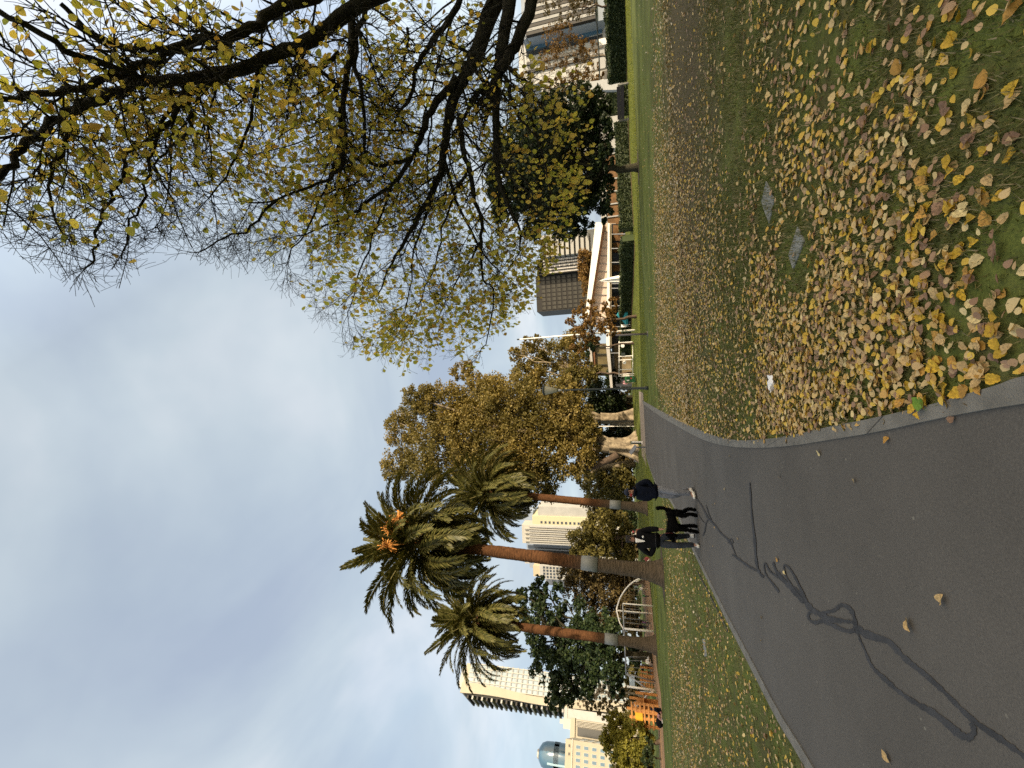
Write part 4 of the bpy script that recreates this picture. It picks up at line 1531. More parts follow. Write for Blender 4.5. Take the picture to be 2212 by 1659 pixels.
# main limbs: (pixels, camera depth at start, at end, radius at start, at end)
LIMBS = [
    ([zz7(2130, -60), zz7(1900, 60), zz7(1700, 210), zz7(1500, 310), zz7(1250, 385), zz7(1000, 440), zz7(750, 440), zz7(600, 520), zz7(400, 590), zz7(250, 690), zz7(130, 820), zz7(0, 960), zz7(-150, 1120)], 7.4, 4.6, .105, .022),
    ([zz7(1760, -50), zz7(1500, 70), zz7(1400, 130), zz7(1250, 210), zz7(1050, 235), zz7(860, 320), zz7(680, 385), zz7(480, 480), zz7(300, 500), zz7(0, 540), zz7(-200, 560)], 7.0, 4.6, .075, .018),
    ([zz7(880, -30), zz7(1080, 140), zz7(1150, 250), zz7(1290, 320)], 6.0, 6.2, .028, .016),
    ([zz7(-60, 20), zz7(200, 180), zz7(400, 290), zz7(620, 370), zz7(760, 420)], 4.6, 5.4, .022, .03),
    ([zz7(330, 20), zz7(420, 130), zz7(560, 215), zz7(760, 260), zz7(980, 280)], 5.0, 5.6, .02, .03),
    ([zz8(440, -30), zz8(415, 250), zz8(385, 450), zz8(400, 600), zz8(392, 700), zz8(350, 760), zz8(250, 810), zz8(100, 870), zz8(-20, 895)], 7.8, 6.5, .055, .005),
    ([zz8(530, -20), zz8(450, 120), zz8(440, 300), zz8(470, 400), zz8(480, 600), zz8(480, 680), zz8(440, 800)], 8.0, 7.2, .045, .012),
    ([zz8(370, 225), zz8(300, 280), zz8(230, 320), zz8(150, 355), zz8(150, 330), zz8(200, 282), zz8(300, 320), zz8(365, 420), zz8(372, 640)], 7.4, 7.0, .03, .022),
    ([zz8(1062, -40), zz8(980, 200), zz8(940, 290), zz8(870, 420), zz8(840, 560), zz8(810, 760), zz8(740, 900), zz8(680, 1010), zz8(600, 1150), zz8(540, 1280)], 7.9, 8.6, .135, .006),
    ([zz8(880, 340), zz8(770, 490), zz8(730, 600), zz8(690, 680), zz8(600, 800), zz8(500, 870), zz8(400, 950), zz8(250, 1010), zz8(150, 1040)], 8.0, 7.6, .06, .004),
    ([zz8(690, 690), zz8(560, 725), zz8(450, 690), zz8(390, 720)], 7.8, 7.6, .03, .02),
    ([zz8(1125, -40), zz8(1085, 180), zz8(1062, 300), zz8(1060, 430), zz8(1050, 650), zz8(1070, 790), zz8(1110, 900), zz8(1160, 1000), zz8(1150, 1110)], 7.6, 8.4, .105, .008),
    ([zz8(1225, -40), zz8(1150, 170), zz8(1100, 260), zz8(1070, 310)], 7.5, 7.7, .085, .075),
    ([zz8(1100, 290), zz8(1200, 380), zz8(1240, 500)], 7.7, 7.6, .03, .01),
    ([zz8(1090, 330), zz8(1150, 500), zz8(1200, 560), zz8(1250, 620)], 7.7, 7.5, .026, .008),
    ([zz8(900, 500), zz8(910, 640), zz8(940, 740), zz8(960, 880), zz8(990, 960), zz8(990, 1100), zz8(1000, 1220), zz8(1040, 1260), zz8(1030, 1440), zz8(985, 1530)], 8.1, 8.8, .05, .004),
    ([zz8(905, -30), zz8(850, 90), zz8(760, 200), zz8(710, 300), zz8(690, 420), zz8(640, 480)], 8.3, 8.2, .05, .02),
    ([zz8(820, 640), zz8(880, 870), zz8(1000, 1100), zz8(1090, 1200)], 8.2, 8.5, .035, .004),
    ([zz8(960, 300), zz8(1000, 380), zz8(930, 480), zz8(900, 560)], 7.9, 8.0, .03, .02),
    ([zz8(1060, 620), zz8(1090, 700), zz8(1200, 800), zz8(1260, 860)], 7.9, 7.9, .02, .006),
    ([zz7(1250, 390), zz7(1060, 490), zz7(1020, 560), zz7(880, 690), zz7(690, 850), zz7(640, 1000), zz7(590, 1110), zz7(520, 1320), zz7(480, 1450)], 6.0, 5.2, .04, .006),
    ([(732, 312), (700, 410), (655, 500), (620, 570)], 7.3, 6.9, .020, .003),
    ([(846, 397), (805, 510), (772, 610), (752, 690)], 8.0, 8.3, .020, .003),
    ([(955, 372), (905, 510), (882, 630), (864, 715)], 8.2, 8.7, .020, .003),
    ([(1040, 520), (985, 610), (950, 680)], 8.5, 8.8, .018, .003),
    ([(1012, 360), (965, 470), (940, 570), (900, 660)], 8.2, 8.4, .02, .005),
    ([(400, 176), (335, 290), (318, 400), (285, 480), (262, 560)], 5.8, 5.4, .022, .004),
    ([(165, 232), (120, 330), (110, 430), (150, 520)], 5.0, 4.8, .02, .004),
    ([(598, 432), (540, 490), (470, 520), (420, 545)], 6.9, 6.5, .018, .004),
    ([(560, 140), (540, 260), (500, 360), (450, 430)], 6.4, 6.2, .022, .005),
    ([(880, 60), (860, 180), (800, 280), (790, 380)], 8.6, 8.4, .022, .006),
    ([(980, 30), (930, 200), (905, 300), (880, 350)], 9.2, 9.0, .022, .006),
    ([(1130, 200), (1170, 330), (1190, 420), (1180, 500)], 7.9, 8.0, .018, .005),
    ([zz7(1010, 550), zz7(1040, 700), zz7(900, 830), zz7(850, 980)], 5.8, 5.6, .02, .006),
]
nr_ = random.Random(42)
BND = [(0, 500), (80, 590), (190, 635), (280, 575), (360, 520), (440, 555), (560, 570), (640, 640), (700, 720), (800, 765), (900, 800), (960, 770), (1040, 775), (1100, 700), (1150, 640), (1200, 560), (1260, 430), (1330, 330), (1400, 0)]
BNX = [b[0] for b in BND]
BNY = [b[1] for b in BND]


def bound(u):
    return float(np.interp(u, BNX, BNY)) + 18


twig_mb = MB(NT)
# where the heavy limbs run, so that fewer leaves crowd right around them
_l = []
for pix, t0, t1, r0, r1 in LIMBS:
    if r0 < .044:
        continue
    k = len(pix)
    for i in range(k - 1):
        for s in np.linspace(0, 1, 10):
            ii = (i + s) / (k - 1)
            r = r0 + (r1 - r0) * ii ** .8
            if r > .018:
                _l.append((pix[i][0] + (pix[i + 1][0] - pix[i][0]) * s, pix[i][1] + (pix[i + 1][1] - pix[i][1]) * s, r * FPX / (t0 + (t1 - t0) * ii)))
LPX = np.array(_l)
limb_objs = []
leaf_pos, leaf_dir = [], []
skel = []


def leaf_at(p, pr):
    q = proj(p)
    if q and 0 < q[1] < 1659 and 0 < q[0] < 2212:
        u, v = q[0], q[1]
        e = bound(u) - v
        if u < 560:
            f = min(1, max(.03, (e - 60) / 230))
        elif u < 760:
            f = min(1, max(.10, (e - 20) / 200))
        else:
            f = 1.1 if e < 150 else .62
        if q[2] < 2.6:
            f *= .2
        if LPX.size:
            dd_ = (LPX[:, 0] - u) ** 2 + (LPX[:, 1] - v) ** 2
            if (dd_ < (LPX[:, 2] * 1.25 + 5) ** 2).any():
                f *= .16
        pr *= f
    if nr_.random() < pr:
        leaf_pos.append(p)


def ok_point(p, slack=0):
    q = proj(p)
    if q is None:
        return True
    u, v, z = q
    if z < 2.2 and -100 < u < 2300 and -100 < v < 1750:
        return False
    if v > -30 and -40 < u < 2240:
        if u > 1340 - max(0, v) * .03:
            return False
        return v < bound(u) + slack
    return True


def twig(p, d, ln, r, lev, offframe=False):
    n = 5 if lev == 1 else (4 if lev == 2 else 3)
    pts = [p]
    dd = d.normalized()
    for i in range(n):
        dd = (dd + Vector((nr_.gauss(0, .16), nr_.gauss(0, .16), nr_.gauss(0, .16) + (.03 if lev == 1 else -.02)))).normalized()
        q = pts[-1] + dd * (ln / n)
        if not ok_point(q, nr_.gauss(0, 22)):
            break
        if q.z < 1.9:
            break
        pts.append(q)
    if len(pts) < 2:
        return
    k = len(pts)
    twig_mb.tube(pts, [max(.0024, r * (1 - .75 * i / n)) for i in range(k)], 5 if lev == 1 else 3, 0, False)
    L_ = ln * (k - 1) / n
    if lev == 1:
        m = int(L_ / (.115 if not offframe else .3)) + 1
        for j in range(m):
            s = nr_.uniform(.12, 1)
            a = pts[min(int(s * (k - 1)), k - 2)]
            b = pts[min(int(s * (k - 1)) + 1, k - 1)]
            st = a.lerp(b, nr_.random())
            sd = (b - a).normalized()
            o = Vector((nr_.gauss(0, 1), nr_.gauss(0, 1), nr_.gauss(0, 1)))
            o = (o - sd * o.dot(sd)).normalized()
            twig(st, sd * .75 + o * .8, nr_.uniform(.28, .75) * (1.1 - .5 * s), r * .42, 2, offframe)
    elif lev == 2:
        for j in range(1, k):
            leaf_at(pts[j], .27)
        m = 2 if not offframe else 1
        for j in range(m):
            a = nr_.randrange(0, k - 1)
            sd = (pts[a + 1] - pts[a]).normalized()
            o = Vector((nr_.gauss(0, 1), nr_.gauss(0, 1), nr_.gauss(0, 1)))
            o = (o - sd * o.dot(sd)).normalized()
            twig(pts[a].lerp(pts[a + 1], nr_.random()), sd * .8 + o * .7, nr_.uniform(.14, .36), r * .55, 3, offframe)
    else:
        for j in range(1, k):
            leaf_at(pts[j], .175)


for li, (pix, t0, t1, r0, r1) in enumerate(LIMBS):
    k = len(pix)
    pts = [PT(p[0], p[1], t0 + (t1 - t0) * i / (k - 1)) for i, p in enumerate(pix)]
    pts = smooth_poly(pts, 4)
    for i in range(1, len(pts) - 1):
        pts[i] = pts[i] + Vector((nr_.gauss(0, .012), nr_.gauss(0, .03), nr_.gauss(0, .012)))
    n = len(pts)
    rad = [(r0 + (r1 - r0) * (i / (n - 1)) ** .8) * (1 + nr_.uniform(-.06, .08)) for i in range(n)]
    mb = MB(NT)
    # big limbs run back to the trunk
    if r0 >= .045 and pix[0][1] < 0:
        e = pts[0]
        d0 = (pts[0] - pts[1]).normalized()
        f = NT + Vector((0, 0, min(5.0, max(1.9, e.z - 1.6 - .2 * (NT - e).length))))
        back = [f.lerp(e, s) + d0 * (1.1 * s * (1 - s)) for s in (0, .25, .5, .75)]
        pts2 = back + pts
        rad2 = [r0 * 1.5, r0 * 1.35, r0 * 1.2, r0 * 1.1] + rad
    else:
        pts2, rad2 = pts, rad
    mb.tube(pts2, [r * 1.18 + .003 for r in rad2], 9)
    mb.build('limb', near_b, near)
    ln = sum((pts[i + 1] - pts[i]).length for i in range(n - 1))
    m = int(ln / .20)
    for j in range(m):
        s = (j + nr_.random()) / m
        x = s * (n - 1)
        i = min(int(x), n - 2)
        st = pts[i].lerp(pts[i + 1], x - i)
        q = proj(st)
        if q and (q[0] > 1330 or q[1] < -200):
            continue
        sd = (pts[i + 1] - pts[i]).normalized()
        o = Vector((nr_.gauss(-.25, 1), nr_.gauss(0.1, 1), nr_.gauss(.1, 1)))
        o = (o - sd * o.dot(sd)).normalized()
        big = max(.006, min(.020, rad[i] * .42))
        twig(st, sd * .55 + o * .85, nr_.uniform(.8, 2.3), big, 1)
    for _ in range(3):
        twig(pts[-1], (pts[-1] - pts[-2]).normalized() + Vector((nr_.gauss(0, .35), nr_.gauss(0, .35), nr_.gauss(0, .35))), nr_.uniform(.6, 1.1), max(.004, rad[-1] * .8), 1)
# the rest of the crown, outside the picture
for a_, el_, ln_ in ((-20, 40, 5.5), (35, 45, 5), (-65, 42, 5.5), (80, 50, 4.5), (10, 70, 6), (-110, 50, 4), (120, 60, 3.5)):
    d = Vector((math.cos(math.radians(a_)) * math.cos(math.radians(el_)), math.sin(math.radians(a_)) * math.cos(math.radians(el_)), math.sin(math.radians(el_))))
    st = NT + Vector((0, 0, nr_.uniform(2.6, 4.2)))
    pts = limb_path(st, st + d * ln_, .04, nr_, 7)
    mb = MB(NT)
    mb.tube(pts, [.13 * (1 - .8 * i / 7) for i in range(8)], 8)
    mb.build('limb', near_b, near)
    for j in range(16):
        i = nr_.randrange(2, 7)
        sp_ = pts[i].lerp(pts[i + 1], nr_.random()) if i < 7 else pts[7]
        twig(sp_, d * .5 + Vector((nr_.gauss(0, 1), nr_.gauss(0, 1), nr_.gauss(0.1, 1))).normalized(), nr_.uniform(.9, 2.0), .012, 1, True)
mb = MB(NT)
mb.tube([NT + Vector((0, 0, -.2)), NT + Vector((0, 0, .3)), NT + Vector((.05, 0, 1)), NT + Vector((.02, .05, 2.2)), NT + Vector((0, 0, 3.4)), NT + Vector((.05, 0, 5.2))], [.52, .40, .34, .33, .25, .12], 16)
mb.build('trunk', near_b, near)
twig_mb.build('twigs', near_b, near)
lpn = np.array([tuple(p - NT) for p in leaf_pos])
n = len(lpn)
# leaves hang from their stalks, broad side to any direction
rgl = np.random.default_rng(77)
yaw = rgl.uniform(0, 2 * np.pi, n)
hang = rgl.normal(-1.0, .5, n)
ydir = np.stack([np.cos(yaw) * np.cos(hang), np.sin(yaw) * np.cos(hang), np.sin(hang)], 1)
rv = rgl.normal(size=(n, 3))
xdir = np.cross(ydir, rv)
xdir /= np.linalg.norm(xdir, axis=1)[:, None]
zdir = np.cross(xdir, ydir)
Rl = np.stack([xdir, ydir, zdir], 2)
sc_ = rgl.uniform(.056, .112, n)
V, F = stamp(LEAF, LEAF_T, lpn + ydir * (sc_ * .62)[:, None], Rl, sc_)
obj('leaves', npmesh('leaves', V, F), near, [near_l])
print('near tree leaves', n, 'twig verts', len(twig_mb.v))

# ================================================================== buildings
cream_w = mat('cream_render', (0.32, 0.295, 0.235), 0.85, .06, .2)
white_w = mat('white_render', (0.38, 0.37, 0.335), 0.85, .06, .2)
grey_w = mat('grey_concrete', (0.34, 0.34, 0.33), 0.9, .1, .3)
dark_w = mat('dark_cladding', (0.022, 0.020, 0.017), 0.6, .2, .4)
pink_w = mat('pinkish_panel', (0.52, 0.42, 0.34), 0.85, .08, .4)
brown_w = mat('brown_timber', (0.16, 0.075, 0.035), 0.7, .25, 2)
white_p = mat('white_paint', (0.74, 0.72, 0.66), 0.6, .05, 1)
dark_p = mat('dark_paint', (0.022, 0.030, 0.028), 0.5, .1, 3)
steel_p = mat('grey_steel', (0.32, 0.33, 0.34), 0.45, .08, 2, metal=.4)
glass_d = glassmat('dark_glass', (0.020, 0.024, 0.028))
glass_b = glassmat('blue_glass', (0.055, 0.120, 0.185), 0.18)
glass_p = mat('pale_glass', (0.15, 0.21, 0.25), 0.35, .25, .15, spec=.35)
glass_w = mat('warm_window', (0.13, 0.065, 0.022), 0.4, .5, 1.5)


class Bld:
    """axis-aligned block fitted between two picture columns at distance Y"""

    def __init__(s, name, label, v0, v1, utop, Y, dep, wall, cat='building', um=1300, rz=0.0, ws=1.0):
        a, b = PY(um, v0, Y), PY(um, v1, Y)
        s.x0, s.x1 = min(a.x, b.x), max(a.x, b.x)
        s.Y, s.dep = Y, dep
        s.h = PY(utop, (v0 + v1) / 2, Y).z
        s.w = (s.x1 - s.x0) * ws
        s.t = thing(name, label, cat, ((s.x0 + s.x1) / 2, Y, 0), rz)
        MB().box((-s.w / 2, 0, 0), (s.w / 2, dep, s.h)).build('wall', wall, s.t)

    def z(s, u, v=None):
        vv = v if v is not None else proj(Vector(((s.x0 + s.x1) / 2, s.Y, s.h)))[1]
        return PY(u, vv, s.Y).z

    def part(s, name, mt, *boxes):
        mb = MB()
        for a, b in boxes:
            mb.box(a, b)
        return mb.build(name, mt, s.t)

    def windows(s, fx0, fx1, z0, z1, nx, nz, wf, hf, glass, frame, name='window', side=None):
        """grid of windows on the front (side=None) or on the +x / -x flank (side = 1 / -1)"""
        me = None
        ww, hh = (fx1 - fx0) / nx, (z1 - z0) / nz
        hw, hz = ww * wf / 2, hh * hf / 2
        mb = MB()
        if side is None:
            mb.box((-hw - .12, -.10, -hz - .12), (hw + .12, .05, hz + .12), 1)
            mb.box((-hw, -.13, -hz), (hw, 0, hz), 0)
        else:
            sg = side
            mb.box((-.05 * sg, -hw - .12, -hz - .12), (.10 * sg, hw + .12, hz + .12), 1)
            mb.box((0, -hw, -hz), (.13 * sg, hw, hz), 0)
        me = mb.mesh(name)
        me.materials.append(glass)
        me.materials.append(frame)
        for i in range(nx):
            for j in range(nz):
                o = bpy.data.objects.new(name, me)
                COL.objects.link(o)
                o.parent = s.t
                c = fx0 + (i + .5) * ww
                zz = z0 + (j + .5) * hh
                o.location = (c, 0, zz) if side is None else (side * s.w / 2, c, zz)


# tall tower at the left: wavy pale pier, gridded glass to the right, balconies to the left
T = Bld('apartment_tower', 'tall cream and glass apartment tower with stacked balconies, far left', 1509, 1440, 1003, 260, 20, cream_w, um=1090, rz=.87, ws=.80)
T.part('glass_front', glass_p, ((-T.w * .28, -.5, 2), (T.w / 2 + .3, .5, T.h - 3)))
for j in range(30):
    z_ = 4 + j * (T.h - 8) / 30
    T.part('floor_band', mat('band_grey', (.24, .25, .25), .8, .08, .2), ((-T.w * .28, -.95, z_), (T.w / 2 + .6, .2, z_ + .8)))
for i in range(6):
    x_ = -T.w * .28 + i * T.w * .78 / 5
    T.part('mullion', white_w, ((x_ - .2, -1.05, 2), (x_ + .2, .2, T.h - 3)))
for j in range(34):
    z_ = 3 + j * (T.h - 5) / 34
    T.part('balcony', dark_w if j % 2 else grey_w, ((-T.w / 2 - 2.6, 1, z_), (-T.w / 2 + .2, 17, z_ + 1.0)))
T.part('flank', dark_w, ((-T.w / 2 - .8, .6, 2), (-T.w / 2 - .1, 19, T.h - 2)))
mbw = MB()
vs = []
for i in range(25):
    s_ = i / 24
    xo = -T.w * .40 + 1.6 * math.sin(s_ * 9.0) * .6
    hw_ = 2.3 + .5 * math.sin(s_ * 7 + 1)
    vs += [(xo - hw_, -.6, T.h * s_), (xo + hw_, -.6, T.h * s_), (xo + hw_, -1.5, T.h * s_), (xo - hw_, -1.5, T.h * s_)]
fs = [(4 * i + k, 4 * i + (k + 1) % 4, 4 * i + 4 + (k + 1) % 4, 4 * i + 4 + k) for i in range(24) for k in range(4)]
mbw.add(vs, fs).build('wavy_pier', cream_w, T.t)
T.part('plant_room', grey_w, ((-T.w * .3, 3, T.h), (T.w * .35, 14, T.h + 3.5)))
# grey low wing in front of the tower
Wg = Bld('grey_block', 'plain grey block at the foot of the tall tower', 1562, 1535, 1222, 240, 14, grey_w, um=1260, rz=.65, ws=.8)
Wg.part('parapet', grey_w, ((-Wg.w / 2 - .3, -.3, Wg.h - 1), (Wg.w / 2 + .3, 2, Wg.h + .8)))
# stepped block
S = Bld('stepped_block', 'stepped cream block with dark vertical glazing, left of the tall tower', 1606, 1558, 1232, 180, 18, cream_w, um=1270, rz=.65, ws=.8)
S.part('glazing', glass_d, ((-S.w * .22, -.5, 6), (S.w * .16, .3, S.h - 3)))
S.part('glazing', glass_d, ((-S.w * .46, -.5, 6), (-S.w * .30, .3, S.h - 5)))
for k in range(5):
    S.part('fin', white_w, ((S.w * (.2 + .06 * k), -.7, 5), (S.w * (.222 + .06 * k), .2, S.h - 2.5)))
S.part('cornice', cream_w, ((-S.w / 2 - .5, -.9, S.h - 2.0), (S.w / 2 + .4, 3, S.h - .6)))
S.part('penthouse', white_w, ((S.w * .0, 2, S.h), (S.w * .48, 10, S.h + 3.2)), ((S.w * .2, 4, S.h + 3.2), (S.w * .42, 8, S.h + 5)))
# cream block
Cb = Bld('cream_block', 'cream office block with small square windows, at the far left edge', 1690, 1606, 1221, 150, 22, cream_w, um=1290, rz=.65, ws=.76)
Cb.windows(-Cb.w * .46, Cb.w * .42, 6, Cb.z(1236, 1625) - .5, 5, 7, .5, .52, glass_b, white_w)
Cb.windows(Cb.w * .0, Cb.w * .44, Cb.z(1232, 1625), Cb.h - .8, 2, 1, .34, .5, glass_d, cream_w, 'attic_window')
Cb.part('ledge', white_w, ((-Cb.w / 2 - .3, -.35, Cb.z(1234, 1625) - .3), (Cb.w / 2 + .3, .2, Cb.z(1234, 1625))))
Cb.windows(2, 20, 8, Cb.h - 4, 5, 6, .5, .5, glass_b, white_w, 'side_window', side=1)
# blue tower with rounded top
a_, b_ = PY(1190, 1622, 300), PY(1190, 1688, 300)
Rr = abs(a_.x - b_.x) / 2 * .78
bt = thing('blue_tower', 'blue glass tower with a domed top, far left behind the cream block', 'building', ((a_.x + b_.x) / 2, 300 + Rr, 0))
zt = PY(1160, 1635, 300).z
mb = MB()
mb.tube([(0, 0, 0), (0, 0, zt - 9), (0, 0, zt - 5), (0, 0, zt - 2), (0, 0, zt)], [Rr, Rr, Rr * .96, Rr * .82, Rr * .5], 28)
mb.build('glass_drum', glass_b, bt)
for k in range(14):
    zz = 60 + k * (zt - 72) / 13
    MB().tube([(0, 0, zz), (0, 0, zz + 1)], Rr + .15, 28, 0, False).build('floor_band', mat('blue_band', (0.10, 0.15, 0.20), .4, .1), bt)
MB().box((Rr * .1, -Rr - .5, 20), (Rr * .22, -Rr + 1.5, zt - 7)).build('light_strip', mat('pale_blue', (0.35, 0.50, 0.58), .4, .05), bt)
MB().tube([(0, 0, zt), (0, 0, zt + 1.5)], [Rr * .4, Rr * .3], 16).build('crown_cap', white_w, bt)

# towers between the palms
K = Bld('yellow_tower', 'sunlit pale yellow tower with a column of dark balconies, between the palms', 1134, 1116, 1150, 240, 14, mat('lemon_render', (0.46, 0.43, 0.29), .85, .04, .1), um=1200)
K.windows(-K.w * .40, -K.w * .05, 14, K.h - 4, 1, 17, .75, .45, glass_d, cream_w, 'balcony_opening')
K.part('grey_edge', grey_w, ((K.w / 2, 1, 0), (K.w / 2 + 5, 12, K.h - 3)))
K.part('crown', mat('blue_grey', (.25, .30, .38), .7, .1), ((-K.w * .2, 2, K.h), (K.w * .8, 12, K.h + 14)))
Q = Bld('ribbed_tower', 'pale ribbed tower with two rows of tiny windows, beside the yellow tower', 1176, 1136, 1128, 280, 20, white_w, um=1190)
for k in range(9):
    x_ = -Q.w / 2 + (k + .5) * Q.w / 9
    Q.part('rib', white_w if k % 2 else grey_w, ((x_ - Q.w * .028, -1.4, 5), (x_ + Q.w * .028, .3, Q.h - (2 if k % 2 else 5))))
Q.windows(Q.w * .10, Q.w * .34, 24, Q.h - 9, 2, 13, .34, .4, glass_d, cream_w)
Q2 = Bld('slate_tower', 'blue-grey glass tower with dark vertical lines, right of the tallest palm trunk', 1197, 1177, 1138, 300, 18, mat('slate', (.22, .26, .32), .5, .08, .1), um=1190)
for k in (0.22, -.25):
    Q2.part('dark_line', glass_d, ((Q2.w * k - 1.0, -.6, 5), (Q2.w * k + 1.0, .3, Q2.h - 1)))
Q3 = Bld('grid_block', 'grey block with white gridded windows, left of the tallest palm trunk', 1251, 1222, 1166, 230, 16, grey_w, um=1190)
Q3.windows(-Q3.w * .46, Q3.w * .46, Q3.z(1215, 1236), Q3.z(1172, 1236), 4, 6, .70, .62, glass_d, white_w)
Q3.part('roof_plant', mat('tan_panel', (.42, .36, .26), .8, .1), ((-Q3.w * .5, 2, Q3.h), (Q3.w * .3, 12, Q3.h + 4)))
Q4 = Bld('slate_block', 'stepped slate-grey block beyond the gridded one', 1264, 1249, 1178, 250, 16, mat('slate2', (.28, .30, .34), .7, .08, .1), um=1190)
Q4.windows(-Q4.w * .4, Q4.w * .4, Q4.h - 14, Q4.h - 3, 3, 3, .5, .5, glass_d, grey_w)
Q5 = Bld('slate_block', 'slate-grey slab tower behind the tallest palm trunk', 1229, 1206, 1144, 290, 16, mat('slate3', (.24, .28, .34), .6, .08, .1), um=1190)
Q5.part('roof_plant', grey_w, ((-Q5.w * .3, 3, Q5.h), (Q5.w * .3, 12, Q5.h + 4)))

# dark office building right of centre
D = Bld('dark_office', 'dark gridded office building behind the pavilion', 667, 588, 1158, 135, 10, dark_w, um=1240)
D.windows(-D.w * .47, D.w * .47, 12, D.h - 1.5, 8, 9, .74, .66, mat('smoked_glass', (.050, .047, .038), .35, .5, .3), dark_w)
D2 = Bld('louvred_office', 'office wing with bright horizontal louvres, right of the dark office', 588.6, 553, 1160, 134, 28, dark_w, um=1240)
for j in range(22):
    z_ = 12 + j * (D2.h - 14) / 22
    D2.part('louvre', mat('louvre_metal', (.55, .53, .50), .4, .1, 1, metal=.3), ((-D2.w * .46, -.8, z_), (D2.w * .46, .1, z_ + .55)))
for k in range(6):
    x_ = -D2.w * .46 + k * D2.w * .92 / 5
    D2.part('mullion', dark_w, ((x_ - .15, -1.0, 8), (x_ + .15, .1, D2.h)))
D3 = Bld('balcony_block', 'white apartment block with balconies half hidden by the dark round tree', 552.4, 500, 1170, 133, 26, white_w, um=1240)
for j in range(11):
    z_ = 8 + j * (D3.h - 9) / 11
    D3.part('balcony', white_w, ((-D3.w * .5, -2.2, z_), (D3.w * .3, .1, z_ + .9)))
    D3.part('opening', glass_d, ((-D3.w * .47, -.15, z_ + 1.1), (D3.w * .26, .1, z_ + 2.6)))

# offices at the far right
E1 = Bld('concrete_office', 'pale concrete office with dark window bands at the right edge', 165, 62, 1120, 108, 22, mat('pale_conc', (.44, .44, .42), .9, .08, .2), um=1230)
for k, wd, mt_ in ((.40, .05, glass_d), (.27, .045, glass_b), (.16, .035, glass_d), (-.05, .03, glass_d), (-.22, .03, glass_d)):
    E1.part('window_band', mt_, ((E1.w * (k - wd), -.4, 4), (E1.w * (k + wd), .2, E1.h - 2)))
E1.windows(E1.w * .06, E1.w * .14, 10, E1.h - 6, 1, 9, .8, .5, glass_w, white_w, 'lit_window')
E1.part('panel', grey_w, ((-E1.w * .5, -.25, 3), (E1.w * .49, .1, 7)))
E2 = Bld('fin_office', 'blue-grey office with vertical fins, cut by the right edge', 61, -70, 1125, 105, 22, mat('blue_grey2', (.26, .30, .35), .7, .1, .2), um=1230)
for k in range(16):
    x_ = -E2.w / 2 + (k + .5) * E2.w / 16
    E2.part('fin', grey_w if k % 2 else dark_w, ((x_ - .35, -.9, 5), (x_ + .35, .2, E2.h - 1)))
E3 = Bld('white_block', 'bright white building left of the concrete office', 225, 166, 1170, 106, 20, white_w, um=1240)
E3.part('ground_floor', glass_d, ((-E3.w * .45, -.3, 1), (E3.w * .45, .1, 4)))
E3.windows(-E3.w * .4, E3.w * .1, 7, E3.h - 2, 2, 3, .5, .5, glass_b, white_w)
E4 = Bld('grey_hall', 'grey building glimpsed between dark tree and right hedge', 330, 226, 1250, 104, 20, grey_w, um=1270)
E4.windows(-E4.w * .45, E4.w * .45, 3, E4.h - 1, 6, 2, .6, .6, glass_d, white_w)
E5 = Bld('low_shop', 'low pale shopfront behind the dark round tree', 500, 331, 1296, 92, 12, white_w, um=1320)
E5.part('shopfront', glass_w, ((-E5.w * .48, -.3, .95), (E5.w * .48, .1, 4.2)))
for k in range(7):
    E5.part('post', grey_w, ((E5.w * (-.48 + .16 * k) - .12, -.5, .9), (E5.w * (-.48 + .16 * k) + .12, .1, 4.6)))

# slanted grey slab sign
sg = PY(1320, 180, 62)
t_ = thing('slab_sign', 'tall blank grey slab leaning beside the right-hand hedge', 'sign', (sg.x, 62, HZ(0, 62)))
q = [PY(1322, 171, 62), PY(1322, 199, 62), PY(1256, 196, 62), PY(1252, 184, 62), PY(1262, 178, 62)]
fr = [p - Vector(t_.location) for p in q]
fr[0].z = fr[1].z = -.2
vs = fr + [p + Vector((0, .5, 0)) for p in fr]
k = len(fr)
MB().add(vs, [tuple(range(k)), tuple(range(2 * k - 1, k - 1, -1))] + [(i, k + i, k + (i + 1) % k, (i + 1) % k) for i in range(k)]).build('slab', mat('sign_grey', (.36, .37, .37), .6, .05, 1), t_)
MB().box((fr[0].x - .3, -.12, -.1), (fr[1].x + .3, .62, .25)).build('plinth', conc, t_)
sp_ = PY(1315, 87, 64)
t_ = thing('small_sign', 'small white sign panel beyond the right hedge', 'sign', (sp_.x, 64, HZ(0, 64)))
zz0, zz1 = PY(1315, 87, 64).z - t_.location.z, PY(1293, 85, 64).z - t_.location.z
MB().box((-.45, -.05, zz0), (.45, .05, zz1)).build('panel', white_p, t_)
MB().tube([(0, .08, -.1), (0, .08, zz1)], .05, 6).build('post', steel_p, t_)
# cable strung across the right
ca, cb = PY(1279, -40, 60), PY(1296, 200, 63)
t_ = thing('overhead_cable', 'thin dark cable strung behind the right-hand hedge', 'cable', (ca.x, ca.y, 0))
o_ = Vector(t_.location)
pts = [ca.lerp(cb, i / 8) - o_ + Vector((0, 0, -.25 * math.sin(math.pi * i / 8))) for i in range(9)]
MB().tube(pts, .09, 6).build('wire', dark_p, t_)
for p in (pts[0], pts[-1]):
    MB().tube([(p.x, p.y + .1, HZ(0, 62) - .2), (p.x, p.y + .1, p.z + .2)], .11, 8).build('post', dark_p, t_)

# ------------------------------------------------------------------ pavilion
PYd = 78
pg = HZ(0, PYd)


def ppt(u, v, Y=PYd):
    return PY(u, v, Y)


pav = thing('pavilion', 'long low pavilion with white sloping roof edges and glazed front behind the hedge', 'building', (ppt(1340, 650).x, PYd, pg))
po = Vector(pav.location)


